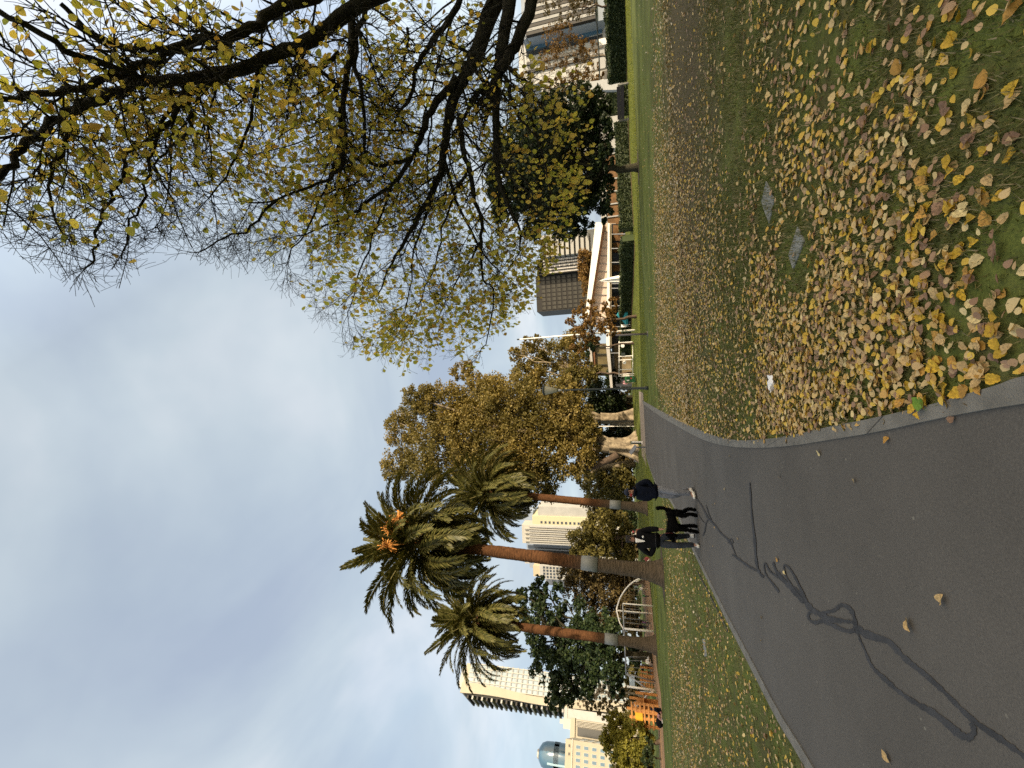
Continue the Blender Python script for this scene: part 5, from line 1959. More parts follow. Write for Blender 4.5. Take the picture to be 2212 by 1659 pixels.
def slab_px(top, bot, y0, y1, name, mt_):
    """prism whose front outline is given by two pixel end points above and two below"""
    f = [PY(*top[0], y0), PY(*top[1], y0), PY(*bot[1], y0), PY(*bot[0], y0)]
    vs_ = [p - po for p in f] + [p - po + Vector((0, y1 - y0, 0)) for p in f]
    return MB().add(vs_, [(0, 1, 2, 3), (7, 6, 5, 4), (0, 4, 5, 1), (1, 5, 6, 2), (2, 6, 7, 3), (3, 7, 4, 0)]).build(name, mt_, pav)


slab_px(((1286, 480), (1262, 700)), ((1303, 480), (1269, 700)), PYd - 1, PYd + 10, 'upper_roof', white_p)
slab_px(((1303.5, 482), (1269.5, 698)), ((1306, 482), (1272, 698)), PYd - .6, PYd + 9, 'soffit', brown_w)
slab_px(((1306, 482), (1272, 698)), ((1330, 482), (1330, 698)), PYd + 1.2, PYd + 1.6, 'panel_wall', pink_w)
for k in range(12):
    v_ = 500 + k * 17
    slab_px(((1300 - k * 2.6 + 4, v_), (1300 - k * 2.6 + 4, v_ + .8)), ((1326, v_), (1326, v_ + .8)), PYd + 1.0, PYd + 1.25, 'joint', grey_w)
slab_px(((1313, 482), (1309.5, 752)), ((1317, 482), (1317, 752)), PYd - 3.5, PYd + 1.1, 'canopy', white_p)
slab_px(((1309.5, 752.3), (1319, 842)), ((1317, 752.3), (1324, 842)), PYd - 3.4, PYd + 6, 'canopy', mat('grey_fascia', (.40, .39, .37), .8, .08, 1))
slab_px(((1317.6, 483), (1317.6, 750)), ((1320.5, 483), (1320.5, 750)), PYd - 3.2, PYd + 1, 'canopy_beam', mat('tan_beam', (.36, .30, .20), .8, .1))
slab_px(((1320, 484), (1322, 835)), ((1372, 484), (1372, 835)), PYd + .6, PYd + .9, 'shopfront', glass_d)
for v0_, v1_ in ((486, 520), (524, 545), (572, 586), (640, 648)):
    slab_px(((1324, v0_), (1324, v1_)), ((1346, v0_), (1346, v1_)), PYd + .35, PYd + .55, 'warm_interior', glass_w)
for v_ in (505, 536, 566, 612, 622, 660, 705, 762):
    slab_px(((1319, v_), (1319, v_ + 1.5)), ((1374, v_ - 1), (1374, v_ + .5)), PYd - 3.2, PYd - 3.0, 'post', steel_p)
# left wing with its own brown-soffited roof
slab_px(((1271, 740), (1280, 822)), ((1276.5, 740), (1284, 822)), PYd + 1, PYd + 9, 'upper_roof', mat('grey_roof', (.36, .35, .33), .8, .1, 1))
slab_px(((1276.8, 741), (1284.2, 820)), ((1284, 741), (1287, 820)), PYd + 1.6, PYd + 9, 'soffit', brown_w)
slab_px(((1284, 742), (1287, 812)), ((1312, 742), (1320, 812)), PYd + 2.6, PYd + 2.9, 'clerestory', mat('olive_glass', (.13, .105, .05), .3, .5, .4))
for v_ in (748, 764, 787, 806):
    slab_px(((1285, v_), (1285, v_ + 1.5)), ((1312, v_), (1312, v_ + 1.5)), PYd + 2.3, PYd + 2.5, 'post', dark_p)
slab_px(((1326, 742), (1328, 812)), ((1374, 742), (1374, 812)), PYd + .3, PYd + .5, 'side_panel', mat('khaki_panel', (.19, .15, .085), .8, .35, .8))

# cream post-and-rail frame in front of the left wing
FYp = 66
f0 = PY(1372, 775, FYp)
frm = thing('post_and_rail_frame', 'cream post and rail enclosure beside the green bin', 'fence', (f0.x, FYp, HZ(0, FYp)))
fo = Vector(frm.location)
for v_ in (738, 768, 776, 797, 807, 811):
    a, b = PY(1336, v_, FYp) - fo, PY(1372, v_, FYp) - fo
    b.z = -.1
    a.x = b.x
    MB().box((a.x - .06, -.06, b.z), (a.x + .06, .06, a.z)).build('post', white_p, frm)
for u_ in (1337.5, 1367):
    a, b = PY(u_, 737, FYp) - fo, PY(u_, 812, FYp) - fo
    MB().tube([Vector((a.x, -.09, a.z)), Vector((b.x, -.09, b.z))], .05, 5).build('rail', white_p, frm)
for (u_, v_) in ((1345, 747), (1349, 783)):
    c = PY(u_, v_, FYp) - fo
    mb = MB()
    mb.tube([c + Vector((0, -.16, 0)), c + Vector((0, -.08, 0))], .26, 14)
    mb.build('round_sign', white_p, frm)
c = PY(1346, 765, FYp) - fo
MB().box((c.x - .2, -.14, c.z - .28), (c.x + .2, -.08, c.z + .28)).build('dark_notice', dark_p, frm)

# green bin
gb = PY(1371, 819, 63)
bn = thing('green_bin', 'green wheeled bin with white label at the end of the enclosure', 'bin', (gb.x, 63, HZ(0, 63)))
bw = abs(PY(1360, 812, 63).x - PY(1360, 826, 63).x) / 2
bh = PY(1350, 819, 63).z - bn.location.z
grn = mat('green_plastic', (.022, .10, .035), .5, .1, 2)
MB().hexa([Vector(p) for p in ((-bw * .85, -.35, .12), (bw * .85, -.35, .12), (-bw * .85, .35, .12), (bw * .85, .35, .12), (-bw, -.45, bh * .9), (bw, -.45, bh * .9), (-bw, .45, bh * .9), (bw, .45, bh * .9))]).build('body', grn, bn)
MB().box((-bw * 1.05, -.5, bh * .9), (bw * 1.05, .5, bh)).build('lid', grn, bn)
MB().box((-bw * .5, -.47, bh * .62), (-bw * .1, -.43, bh * .84)).build('label_plate', white_p, bn)
MB().tube([(bw * .35, -.43, bh * .45), (bw * .35, -.39, bh * .45)], .12, 12).build('red_dot', mat('red_paint', (.45, .06, .04), .5, .1), bn)
for sx in (-1, 1):
    MB().tube([(sx * bw * .7 - .05, .1, .12), (sx * bw * .7 + .05, .1, .12)], .13, 12).build('wheel', dark_p, bn)


# closed white umbrella and teal umbrella
def market_umbrella(label, px_base, px_top, Y, open_r, cloth, closed):
    b = PY(px_base[0], px_base[1], Y)
    t = thing('market_umbrella', label, 'umbrella', (b.x, Y, HZ(b.x, Y)))
    h = PY(px_top[0], px_top[1], Y).z - t.location.z
    MB().tube([(0, 0, 0), (0, 0, h + .1)], .05, 8).build('pole', steel_p, t)
    MB().box((-.4, -.4, 0), (.4, .4, .1)).build('base', conc, t)
    mb = MB()
    n_ = 12
    vs_, fs_ = [(0, 0, h)], []
    if closed:
        rings = [(.12, h - .3), (.30, h * .78), (.48, h * .5), (.62, h * .22), (.45, h * .12)]
    else:
        rings = [(open_r * .5, h - (h * .28)), (open_r, h * .36), (open_r, h * .2)]
    for r_, z_ in rings:
        for k_ in range(n_):
            a_ = 2 * math.pi * k_ / n_
            rr = r_ * (1 if k_ % 2 else (.62 if closed else .96))
            vs_.append((math.cos(a_) * rr, math.sin(a_) * rr, z_))
    for k_ in range(n_):
        fs_.append((0, 1 + k_, 1 + (k_ + 1) % n_))
    for j_ in range(len(rings) - 1):
        for k_ in range(n_):
            fs_.append((1 + j_ * n_ + k_, 1 + (j_ + 1) * n_ + k_, 1 + (j_ + 1) * n_ + (k_ + 1) % n_, 1 + j_ * n_ + (k_ + 1) % n_))
    mb.add(vs_, fs_).build('canopy', cloth, t)
    return t


market_umbrella('tall closed white umbrella in front of the pavilion', (1362, 600), (1294, 597), 70, 1, white_p, True)
market_umbrella('teal open market umbrella in front of the pavilion', (1366, 678), (1331, 670), 67, 1.75, mat('teal_cloth', (.02, .21, .24), .8, .1, 2), False)
# white chairs by the teal umbrella
for v_, lab in ((640, 'white folding chair right of the teal umbrella'), (700, 'white folding chair left of the teal umbrella')):
    b = PY(1366, v_, 66.5)
    t = thing('folding_chair', lab, 'chair', (b.x, 66.5, HZ(b.x, 66.5)), .5)
    MB().box((-.25, -.25, .6), (.25, .25, .66)).build('seat', white_p, t)
    MB().box((-.25, .22, .7), (.25, .27, 1.45)).build('backrest', white_p, t)
    for sx in (-1, 1):
        for sy in (-1, 1):
            MB().tube([(sx * .22, sy * .22, 0), (sx * .22, sy * .22, .6)], .03, 5).build('leg', white_p, t)

# boarded panel standing in the hedge gap
p0, p1 = G(1359, 257), G(1358, 179)
ctr = (p0 + p1) / 2
bp_ = thing('boarded_panel', 'dark boarded panel between two grey posts in the gap between the right hedges', 'panel', ctr)
hgt = 1.45
d_ = (p1 - p0)
for k, z0 in enumerate((.55, .98)):
    vs = []
    mb = MB(ctr)
    a, b = p0.lerp(p1, .04), p0.lerp(p1, .96)
    nn = Vector((-d_.y, d_.x, 0)).normalized() * .05
    mb.hexa([a + nn + Vector((0, 0, z0)), b + nn + Vector((0, 0, z0)), a - nn + Vector((0, 0, z0)), b - nn + Vector((0, 0, z0)),
             a + nn + Vector((0, 0, z0 + .40)), b + nn + Vector((0, 0, z0 + .40)), a - nn + Vector((0, 0, z0 + .40)), b - nn + Vector((0, 0, z0 + .40))])
    mb.build('board', mat('dark_board', (.05, .042, .045), .7, .2, 3), bp_)
for p in (p0, p1):
    MB(ctr).box(p - Vector((.09, .09, .1)), p + Vector((.09, .09, 1.25))).build('post', conc, bp_)


# ------------------------------------------------------------------ lamp, poles, signs
lp0 = G(1401, 838)
lamp = thing('street_lamp', 'dark green lamp post with a pale conical lantern, right of the path', 'lamp', lp0)
lt = PY(1172, 843.5, lp0.y) - lp0
lg = PY(1206, 843, lp0.y) - lp0
ln_ = PY(1214, 842.6, lp0.y) - lp0
MB().tube([(0, 0, -.1), (0, 0, .25), (0, 0, .3), ln_ * .5, ln_], [.16, .15, .11, .085, .06], 12).build('post', dark_p, lamp)
MB().tube([ln_, ln_.lerp(lg, .5), lg], [.075, .085, .11], 12).build('neck', mat('galvanised', (.42, .42, .40), .5, .1, 3), lamp)
hh = (lt - lg).length
MB().tube([lg, lg.lerp(lt, .08), lg.lerp(lt, .85)], [.12, .16, .40], 20).build('lamp_shade', mat('lantern_glass', (.24, .235, .17), .5, .08, 2), lamp)
MB().tube([lg.lerp(lt, .85), lg.lerp(lt, .92), lt], [.43, .43, .28], 20).build('lamp_cap', dark_p, lamp)

wp = basexy(1362, 713, 62)
pole = thing('white_pole', 'tall slim white pole rising behind the rough-topped hedge', 'pole', wp)
tp = PY(1122, 733, 62) - wp
bs = PY(1360, 714, 62) - wp
bs.z = -.1
MB().tube([bs, bs.lerp(tp, .5), tp], [.15, .12, .07], 10).build('shaft', white_p, pole)
MB().tube([tp, tp + Vector((0, 0, .35))], [.10, .10], 8).build('finial', dark_p, pole)
gp0 = G(1400, 721)
gp = thing('grey_post', 'slender grey post standing in the lawn before the white pole', 'post', gp0)
gt = PY(1330, 724, gp0.y) - gp0
MB().tube([(0, 0, -.1), gt], [.085, .07], 10).build('shaft', mat('grey_post_paint', (.15, .13, .12), .6, .15, 3), gp)
MB().tube([(0, 0, 0), (0, 0, .06)], [.22, .2], 12).build('footing', conc, gp)
# light-coloured post between figs
b = basexy(1372, 921, 72)
t = thing('white_post', 'thin white post standing between the two pale figs', 'post', b)
e = PY(1290, 921, 72) - b
MB().tube([(0, 0, -.1), e], .07, 8).build('shaft', white_p, t)
MB().tube([e, e + Vector((0, 0, .12))], .1, 8).build('cap', steel_p, t)
# lectern sign and bollard by the path
b = G(1394.5, 966)
t = thing('lectern_sign', 'dark angled information sign on a post beside the path', 'sign', b)
k_ = (PY(1371, 966, b.y) - b).z
MB().box((-.08, -.05, -.1), (.08, .05, k_)).build('post', mat('slate_paint', (.10, .11, .12), .6, .1), t)
M = Matrix.Translation((-.25, -.15, k_ + .18)) @ Matrix.Rotation(math.radians(38), 4, 'Y') @ Matrix.Rotation(.3, 4, 'X')
MB().box((-.55, -.45, -.04), (.55, .45, .04), 0, M).build('sign_board', mat('slate_board', (.16, .17, .19), .5, .1), t)
b = G(1388, 956)
t = thing('bollard', 'pale bollard with dark side in front of the great fig', 'bollard', b)
h_ = (PY(1364, 956, b.y) - b).z
MB().box((-.16, -.16, -.1), (.16, .16, h_)).build('shaft', white_p, t)
MB().box((-.20, -.20, h_), (.20, .20, h_ + .12)).build('cap', mat('bollard_green', (.05, .09, .05), .6, .1), t)
MB().box((-.17, -.18, .15), (.02, -.161, h_ - .05)).build('dark_plate', dark_p, t)

# far ground
band('road', -2.5, 20, 71.5, 79, .012, mat('far_road', (.17, .165, .16), .9, .15, 1), 'grey service road crossing behind the path end', 'road')
ap = [G(1388.5, 866), G(1390.5, 982)]
band('apron', ap[1].x - .6, ap[0].x + 1.0, 51.5, 60, .016, gravel, 'tan gravel apron where the path meets the far lawn', 'path')
bed = mat('mulch', (.13, .075, .04), .95, .4, 2, .5, 20)
for i, (a, b_, lab) in enumerate(((hA1, hA0, 'brown mulch bed under the right hedge'), (hB1, hB0, 'brown mulch bed under the middle hedge'), (hC1, hC0, 'tan leafy verge under the rough-topped hedge'))):
    dd = (b_ - a).normalized()
    nn = Vector((dd.y, -dd.x, 0)) * .9
    if nn.y > 0:
        nn = -nn
    vs = []
    for k in range(13):
        p = a.lerp(b_, k / 12)
        for q_ in (p - nn * .2, p + nn):
            vs.append((q_.x, q_.y, HZ(q_.x, q_.y) + .014 + .002 * i))
    tag(MB().add(vs, [(2 * k, 2 * k + 1, 2 * k + 3, 2 * k + 2) for k in range(12)]).build('garden_bed', bed), lab, 'garden bed', kind='structure')
soft = mat('softfall', (.33, .20, .105), .95, .2, 1.5, .3, 20)
q = [G(1402, 1246), G(1408, 1300), G(1414, 1380), G(1419, 1440), G(1428, 1500), G(1434, 1600), G(1440, 1700)]
vs = []
for p in q:
    vs += [(p.x, p.y, .013), (p.x * 1.35 - .5, p.y * 1.35, HZ(p.x * 1.35, p.y * 1.35) + .013)]
# follow the ground between the two edges
vs2, fs2 = [], []
m_ = 16
for p in q:
    for k in range(m_ + 1):
        s = 1 + .35 * k / m_
        vs2.append((p.x * s, p.y * s, HZ(p.x * s, p.y * s) + .014))
for i in range(len(q) - 1):
    for k in range(m_):
        fs2.append((i * (m_ + 1) + k, i * (m_ + 1) + k + 1, (i + 1) * (m_ + 1) + k + 1, (i + 1) * (m_ + 1) + k))
tag(MB().add(vs2, fs2).build('playground_surface', soft), 'tan bark surface of the playground', 'playground', kind='structure')


# ------------------------------------------------------------------ playground
def zp(x, y):
    return 1261.7 + .2315 * x, 1206.9 + .2315 * y


AY = 55
a0 = PY(*zp(620, 420), AY)
arch = thing('climbing_arch', 'grey steel climbing arch with rope net behind the tallest palm', 'climbing frame', (a0.x, AY, HZ(a0.x, AY)))
ao = Vector(arch.location)
outl = [(625, 182), (590, 180), (540, 184), (500, 192), (450, 222), (400, 268), (360, 325), (330, 380), (312, 440), (305, 482), (318, 540), (335, 600), (365, 650)]
for dy_, nm in ((0, 'arch_tube'), (1.3, 'arch_tube')):
    pts = [PY(*zp(*p), AY + dy_) - ao for p in outl]
    MB().tube(smooth_poly(pts, 3), .085, 8).build(nm, white_p if dy_ == 0 else steel_p, arch)
for i in range(1, len(outl) - 1):
    a, b = PY(*zp(*outl[i]), AY) - ao, PY(*zp(*outl[i]), AY + 1.3) - ao
    MB().tube([a, b], .045, 6).build('rung', steel_p, arch)
for (x0, y0) in ((305, 482), (360, 655)):
    a = PY(*zp(x0, y0), AY) - ao
    MB().tube([a, Vector((a.x, a.y, -.1))], .075, 8).build('post', white_p, arch)
mb = MB()
za = PY(*zp(330, 450), AY).z - ao.z
xa, xb = (PY(*zp(500, 200), AY) - ao).x, (PY(*zp(500, 640), AY) - ao).x
for k in range(9):
    x = xa + (xb - xa) * k / 8
    top = za * math.sin(math.pi * min(.97, .16 + .5 * k / 8)) * .98
    mb.tube([(x, .65, 0), (x, .65, top)], .018, 4)
for j in range(6):
    z = .35 + j * za * .14
    mb.tube([(xa + .3 * j, .65, z), (xb, .65, z + .1)], .018, 4)
mb.build('rope_net', mat('rope', (.30, .24, .15), .9, .2), arch)

SWY = 51
s0 = PY(*zp(650, 700), SWY)
sw = thing('swing_set', 'white and grey steel swing frame between the leaning palm and the arch', 'swing set', (s0.x, SWY, HZ(s0.x, SWY)))
so_ = Vector(sw.location)
zb = (PY(*zp(372, 640), SWY) - so_).z
xs_ = [(PY(*zp(520, y), SWY) - so_).x for y in (430, 662, 850, 1110)]
for x in xs_[:2]:
    MB().tube([(x, 0, -.1), (x, 0, zb)], .075, 8).build('post', white_p, sw)
MB().tube([(xs_[0], 0, zb), (xs_[2], .4, zb), (xs_[3], .4, zb)], .085, 8).build('top_beam', steel_p, sw)
for dx_ in (-.9, .9):
    MB().tube([(xs_[3], .4, zb), (xs_[3] + dx_ * .25 - 1.3, .4 + dx_, -.1)], .08, 8).build('leg', steel_p, sw)
for k, x in enumerate((xs_[0] * .7 + xs_[1] * .3, xs_[0] * .3 + xs_[1] * .7, xs_[2] * .6 + xs_[3] * .4, xs_[2] * .25 + xs_[3] * .75)):
    sway = .9 if k == 2 else 0.0
    for d in (-.22, .22):
        MB().tube([(x + d, .1, zb), (x + d + sway * .5, .1 - sway * .3, .62 + .1 * sway)], .016, 4).build('chain', steel_p, sw)
    MB().box((x - .26 + sway * .5, -.05 - sway * .3, .56 + .1 * sway), (x + .26 + sway * .5, .25 - sway * .3, .62 + .1 * sway)).build('swing_seat', dark_p, sw)

SLY = 49
s0 = PY(*zp(650, 1230), SLY)
sl_ = thing('white_slide', 'white tubular play bar bending down beside the orange tower', 'play equipment', (s0.x, SLY, HZ(s0.x, SLY)))
lo = Vector(sl_.location)
MB().tube([PY(*zp(400, 1190), SLY) - lo, PY(*zp(655, 1228), SLY) - lo + Vector((0, 0, -.05))], .11, 8).build('post', white_p, sl_)
MB().tube([PY(*zp(650, 1236), SLY) - lo, PY(*zp(600, 1262), SLY) - lo, PY(*zp(535, 1345), SLY) - lo], .13, 8).build('bent_bar', white_p, sl_)
MB().tube([PY(*zp(520, 1240), SLY + 1) - lo, PY(*zp(640, 1240), SLY + 1) - lo], .07, 6).build('short_post', steel_p, sl_)

org = mat('orange_timber', (.52, .24, .075), .7, .2, 2)
yel = mat('yellow_panel', (.62, .36, .03), .6, .1, 1)


def play_tower(label, x0, x1, xt, ytops, Y, n_plank, panel=None):
    c = PY(*zp(630, (ytops[0] + ytops[-1]) / 2), Y)
    t = thing('play_tower', label, 'play equipment', (c.x, Y, HZ(c.x, Y)))
    o = Vector(t.location)
    xs2 = []
    for y_, top in zip(ytops, xt):
        p = PY(*zp(top, y_), Y) - o
        xs2.append(p)
        for dd in (0, 1.6):
            MB().box((p.x - .09, dd - .09, -.1), (p.x + .09, dd + .09, p.z * (1 if dd == 0 else .92))).build('post', org, t)
    l_, r_ = min(p.x for p in xs2), max(p.x for p in xs2)
    zt_ = max(p.z for p in xs2)
    for k in range(n_plank):
        z_ = zt_ * (.16 + .66 * k / max(1, n_plank - 1))
        MB().box((l_ - .2, -.16, z_), (r_ + .2, -.09, z_ + .16)).build('plank', org, t)
    MB().box((l_ - .1, 0.0, zt_ * .45), (r_ + .1, 1.6, zt_ * .45 + .08)).build('deck', org, t)
    if panel:
        a, b = PY(*zp(*panel[0]), Y) - o, PY(*zp(*panel[1]), Y) - o
        MB().box((a.x, -.24, a.z), (b.x, -.17, b.z)).build('panel', panel[2], t)
    return t


play_tower('orange timber play tower with a yellow panel, behind the seated person', 400, 640, (462, 398, 470, 425, 480), (1345, 1392, 1420, 1472, 1548), 47, 6, ((545, 1430), (480, 1490), yel))
play_tower('low orange slatted steps left of the leaning palm', 510, 640, (515, 520, 530), (1085, 1130, 1180), 56, 5)
b = PY(1400, 1470, 53)
t = thing('activity_board', 'pale blue rectangular play panel above the orange steps', 'panel', (b.x, 53, HZ(b.x, 53)))
pa0, pa1 = PY(*zp(470, 1095), 53) - Vector(t.location), PY(*zp(425, 1190), 53) - Vector(t.location)
MB().box((pa0.x, -.05, pa0.z), (pa1.x, .05, pa1.z)).build('board', mat('pale_blue_board', (.42, .52, .60), .5, .05), t)
MB().tube([((pa0.x + pa1.x) / 2, .1, -.1), ((pa0.x + pa1.x) / 2, .1, pa0.z)], .06, 6).build('post', steel_p, t)

# ------------------------------------------------------------------ unseen blocks added behind the viewer to put the foreground in shade
nh = Vector((.6, .8, 0))
for (n0, n1, h_, lab) in ((-60, 17, 28.5, 'wide unseen block added on the sun side to shade the foreground'), (17, 39, 33.0, 'taller unseen block added beside the wide one to shade the palms')):
    c = SH * 66 + nh * ((n0 + n1) / 2)
    t = thing('shade_block', lab, 'building', c, math.atan2(nh.y, nh.x))
    hw = (n1 - n0) / 2 - .01
    MB().box((-hw, -6, 0), (hw, 6, h_)).build('wall', grey_w, t)
    me_ = MB().box((-1.3, 5.98, -.9), (1.3, 6.06, .9)).mesh('window')
    me_.materials.append(glass_d)
    for i in range(int(hw * 2 / 6)):
        for j in range(5):
            o = bpy.data.objects.new('window', me_)
            COL.objects.link(o)
            o.parent = t
            o.location = (-hw + 3 + i * 6, 0, 4 + j * 5)

# ================================================================== people and the dog
skin_m = mat('skin', (.30, .165, .11), .6, .08, 8)
hair_m = mat('dark_hair', (.018, .014, .012), .7, .3, 30)
navy_m = mat('navy_puffer', (.005, .007, .014), .85, .3, 9, .4, 12, spec=.1)
black_m = mat('black_jacket', (.005, .005, .006), .85, .3, 7, .3, 10, spec=.1)
jean_g = mat('grey_jeans', (.16, .17, .19), .85, .25, 6, .3, 40)
jean_d = mat('dark_jeans', (.022, .027, .036), .85, .3, 6, .3, 40)
sneak_m = mat('white_sneaker', (.60, .58, .52), .6, .15, 20)
sole_m = mat('dark_sole', (.03, .03, .03), .8, .1)
fur_m = mat('black_fur', (.004, .004, .004), .95, .4, 30, .8, 55, spec=.06)
eye_m = mat('dark_eye', (.01, .008, .008), .3, .1)


def skinmesh(name, verts, edges, radii, mt, parent, sub=2, root=0):
    me = bpy.data.meshes.new(name)
    me.from_pydata([tuple(v) for v in verts], edges, [])
    o = bpy.data.objects.new(name, me)
    COL.objects.link(o)
    md = o.modifiers.new('Skin', 'SKIN')
    md.use_smooth_shade = True
    sv = me.skin_vertices[0].data
    for i, r in enumerate(radii):
        sv[i].radius = r if isinstance(r, tuple) else (r, r)
        sv[i].use_root = (i == root)
    if sub:
        ms = o.modifiers.new('Sub', 'SUBSURF')
        ms.levels = sub
        ms.render_levels = sub
    dg = bpy.context.evaluated_depsgraph_get()
    ev = o.evaluated_get(dg)
    m2 = bpy.data.meshes.new_from_object(ev)
    m2.materials.clear()
    m2.materials.append(mt)
    o.modifiers.clear()
    o.data = m2
    o.parent = parent
    return o


def chain(V, E, R, pts, rad, start=None):
    """append a chain; start = index of an existing vertex to hang it from"""
    prev = start
    idx = []
    for p, r in zip(pts, rad):
        V.append(Vector(p))
        R.append(r)
        k = len(V) - 1
        if prev is not None:
            E.append((prev, k))
        prev = k
        idx.append(k)
    return idx


def person(label, loc, rz, J, top, legs, shoes, hair=None, cap=None, scale=1.0, detail=True, extras=None, group=None, headturn=0.0):
    """J: joint positions for a 1.75 m figure facing -y; left/right are the figure's x+ / x-"""
    t = thing('person', label, 'person', loc, rz, group)
    t.scale = (scale,) * 3
    # continuous body
    V, E, R = [], [], []
    sp = chain(V, E, R, [J['pelvis'], J['waist'], J['chest'], J['neck0'], J['neck1']], [(.13, .10), (.12, .09), (.14, .10), (.07, .07), (.052, .055)])
    hd = Vector(J['head'])
    hs = chain(V, E, R, [hd + Vector((0, .0, -.075)), hd + Vector((0, .004, .0)), hd + Vector((0, .01, .07))], [(.058, .066), (.074, .088), (.060, .072)], sp[-1])
    if detail:
        ht = Matrix.Rotation(headturn, 3, 'Z')
        chain(V, E, R, [hd + ht @ Vector((0, -.095, -.012))], [(.014, .018)], hs[1])            # nose
        chain(V, E, R, [hd + ht @ Vector((0, -.068, -.085))], [(.026, .024)], hs[0])            # chin
    for s in ('l', 'r'):
        chain(V, E, R, [J['sh_' + s], J['el_' + s], J['wr_' + s]], [.055, .042, .030], sp[2])
        w_ = len(V) - 1
        d = (Vector(J['wr_' + s]) - Vector(J['el_' + s])).normalized()
        if detail:
            sx = 1 if s == 'l' else -1
            side = Vector((0, -1, 0))
            out = d.cross(side).normalized() * 1
            side = out.cross(d).normalized()
            palm_ = chain(V, E, R, [Vector(J['wr_' + s]) + d * .05], [(.034, .018)], w_)[0]
            c0 = Vector(J['wr_' + s]) + d * .075
            for k, (off, ln) in enumerate(((-.028, .066), (-.010, .076), (.010, .072), (.027, .056))):
                b = c0 + side * off
                cu = -out * sx * .018
                chain(V, E, R, [b, b + d * ln * .5 + cu * .5, b + d * ln + cu * 1.6], [.0088, .008, .0065], palm_)
            b = Vector(J['wr_' + s]) + d * .03 + side * -.034
            chain(V, E, R, [b, b + d * .04 - side * .016], [.010, .008], palm_)
        else:
            chain(V, E, R, [Vector(J['wr_' + s]) + d * .10], [(.035, .02)], w_)
        chain(V, E, R, [J['hip_' + s], J['kn_' + s], J['an_' + s], J['toe_' + s]], [.085, .058, .038, (.036, .026)], sp[0])
    skinmesh('body', V, E, R, skin_m, t)
    # jacket
    tm, tr = top
    V, E, R = [], [], []
    P0 = Vector(J['pelvis'])
    lo = P0 + Vector((0, 0, -.06))
    sp = chain(V, E, R, [lo, P0 + Vector((0, 0, .05)), J['waist'], J['chest'], Vector(J['chest']).lerp(Vector(J['neck0']), .62), J['neck0']],
               [(.175 * tr, .145 * tr), (.18 * tr, .15 * tr), (.175 * tr, .145 * tr), (.185 * tr, .15 * tr), (.13, .11), (.085, .085)])
    for s in ('l', 'r'):
        w_ = Vector(J['wr_' + s]).lerp(Vector(J['el_' + s]), .08)
        chain(V, E, R, [J['sh_' + s], Vector(J['sh_' + s]).lerp(Vector(J['el_' + s]), .5), J['el_' + s], Vector(J['el_' + s]).lerp(w_, .55), w_], [.088 * tr, .082 * tr, .074 * tr, .068 * tr, .055], sp[3])
    skinmesh('jacket', V, E, R, tm, t, root=2)
    V, E, R = [], [], []
    a = chain(V, E, R, [P0 + Vector((0, 0, .04)), P0 + Vector((0, 0, -.02))], [(.165, .135), (.16, .135)])
    for s in ('l', 'r'):
        an = Vector(J['an_' + s]) + Vector((0, 0, .02))
        kn = Vector(J['kn_' + s])
        hp = Vector(J['hip_' + s])
        chain(V, E, R, [hp, hp.lerp(kn, .5), kn, kn.lerp(an, .5), an], [.108, .097, .080, .074, .066], a[1])
    skinmesh('trousers', V, E, R, legs, t)
    for s in ('l', 'r'):
        an, toe = Vector(J['an_' + s]), Vector(J['toe_' + s])
        d = (toe - an)
        d.z = 0
        dn = d.normalized()
        heel = an - dn * .055
        V, E, R = [], [], []
        zf = min(an.z, toe.z)
        chain(V, E, R, [heel + Vector((0, 0, -.03)), an + dn * .03 + Vector((0, 0, -.025)), an + dn * .12 + Vector((0, 0, -.045)), toe + dn * .05], [(.043, .052), (.050, .056), (.050, .040), (.043, .030)])
        sh = skinmesh('shoe', V, E, R, shoes, t)
        mb = MB()
        c = heel + Vector((0, 0, -.095))
        sd = Vector((-dn.y, dn.x, 0))
        pts = []
        for k in range(12):
            a_ = 2 * math.pi * k / 12
            pts.append(heel + dn * (.115 + .155 * math.cos(a_)) + sd * .05 * math.sin(a_))
        for z_ in (-.088, -.066):
            pass
        vs = [Vector((p.x, p.y, an.z - .095)) for p in pts] + [Vector((p.x, p.y, an.z - .066)) for p in pts]
        mb.add(vs, [tuple(range(11, -1, -1)), tuple(range(12, 24))] + [(k, (k + 1) % 12, 12 + (k + 1) % 12, 12 + k) for k in range(12)])
        so2 = mb.build('sole', sole_m, sh)
    if hair:
        mb = MB()
        mb.ball(hd + Vector((0, .022, .048)), (.090, .100, .080), 0, 14, 9)
        for sx in (-1, 1):
            mb.ball(hd + Vector((sx * .066, .02, .0)), (.022, .052, .062), 0, 8, 6)
        for k in range(26):
            a_ = rnd.uniform(0, 6.28)
            mb.ball(hd + Vector((math.cos(a_) * .07, .02 + math.sin(a_) * .075, .075 + rnd.uniform(-.02, .035))), rnd.uniform(.018, .032), 0, 6, 4)
        mb.build('hair', hair, t)
    if cap:
        mb = MB()
        mb.ball(hd + Vector((0, .012, .05)), (.093, .106, .085), 0, 16, 9)
        ht = Matrix.Rotation(headturn, 3, 'Z')
        br = [ht @ Vector((math.sin(a_) * .075, -.085 - math.cos(a_) * .085, .045 - .02 * math.cos(a_))) for a_ in np.linspace(-1.3, 1.3, 9)]
        vs = [hd + p for p in br] + [hd + p + Vector((0, 0, .010)) for p in br]
        mb.add(vs, [tuple(range(9)), tuple(range(17, 8, -1))] + [(k, k + 1, 10 + k, 9 + k) for k in range(8)] + [(8, 0, 9, 17)])
        mb.build('cap', cap, t)
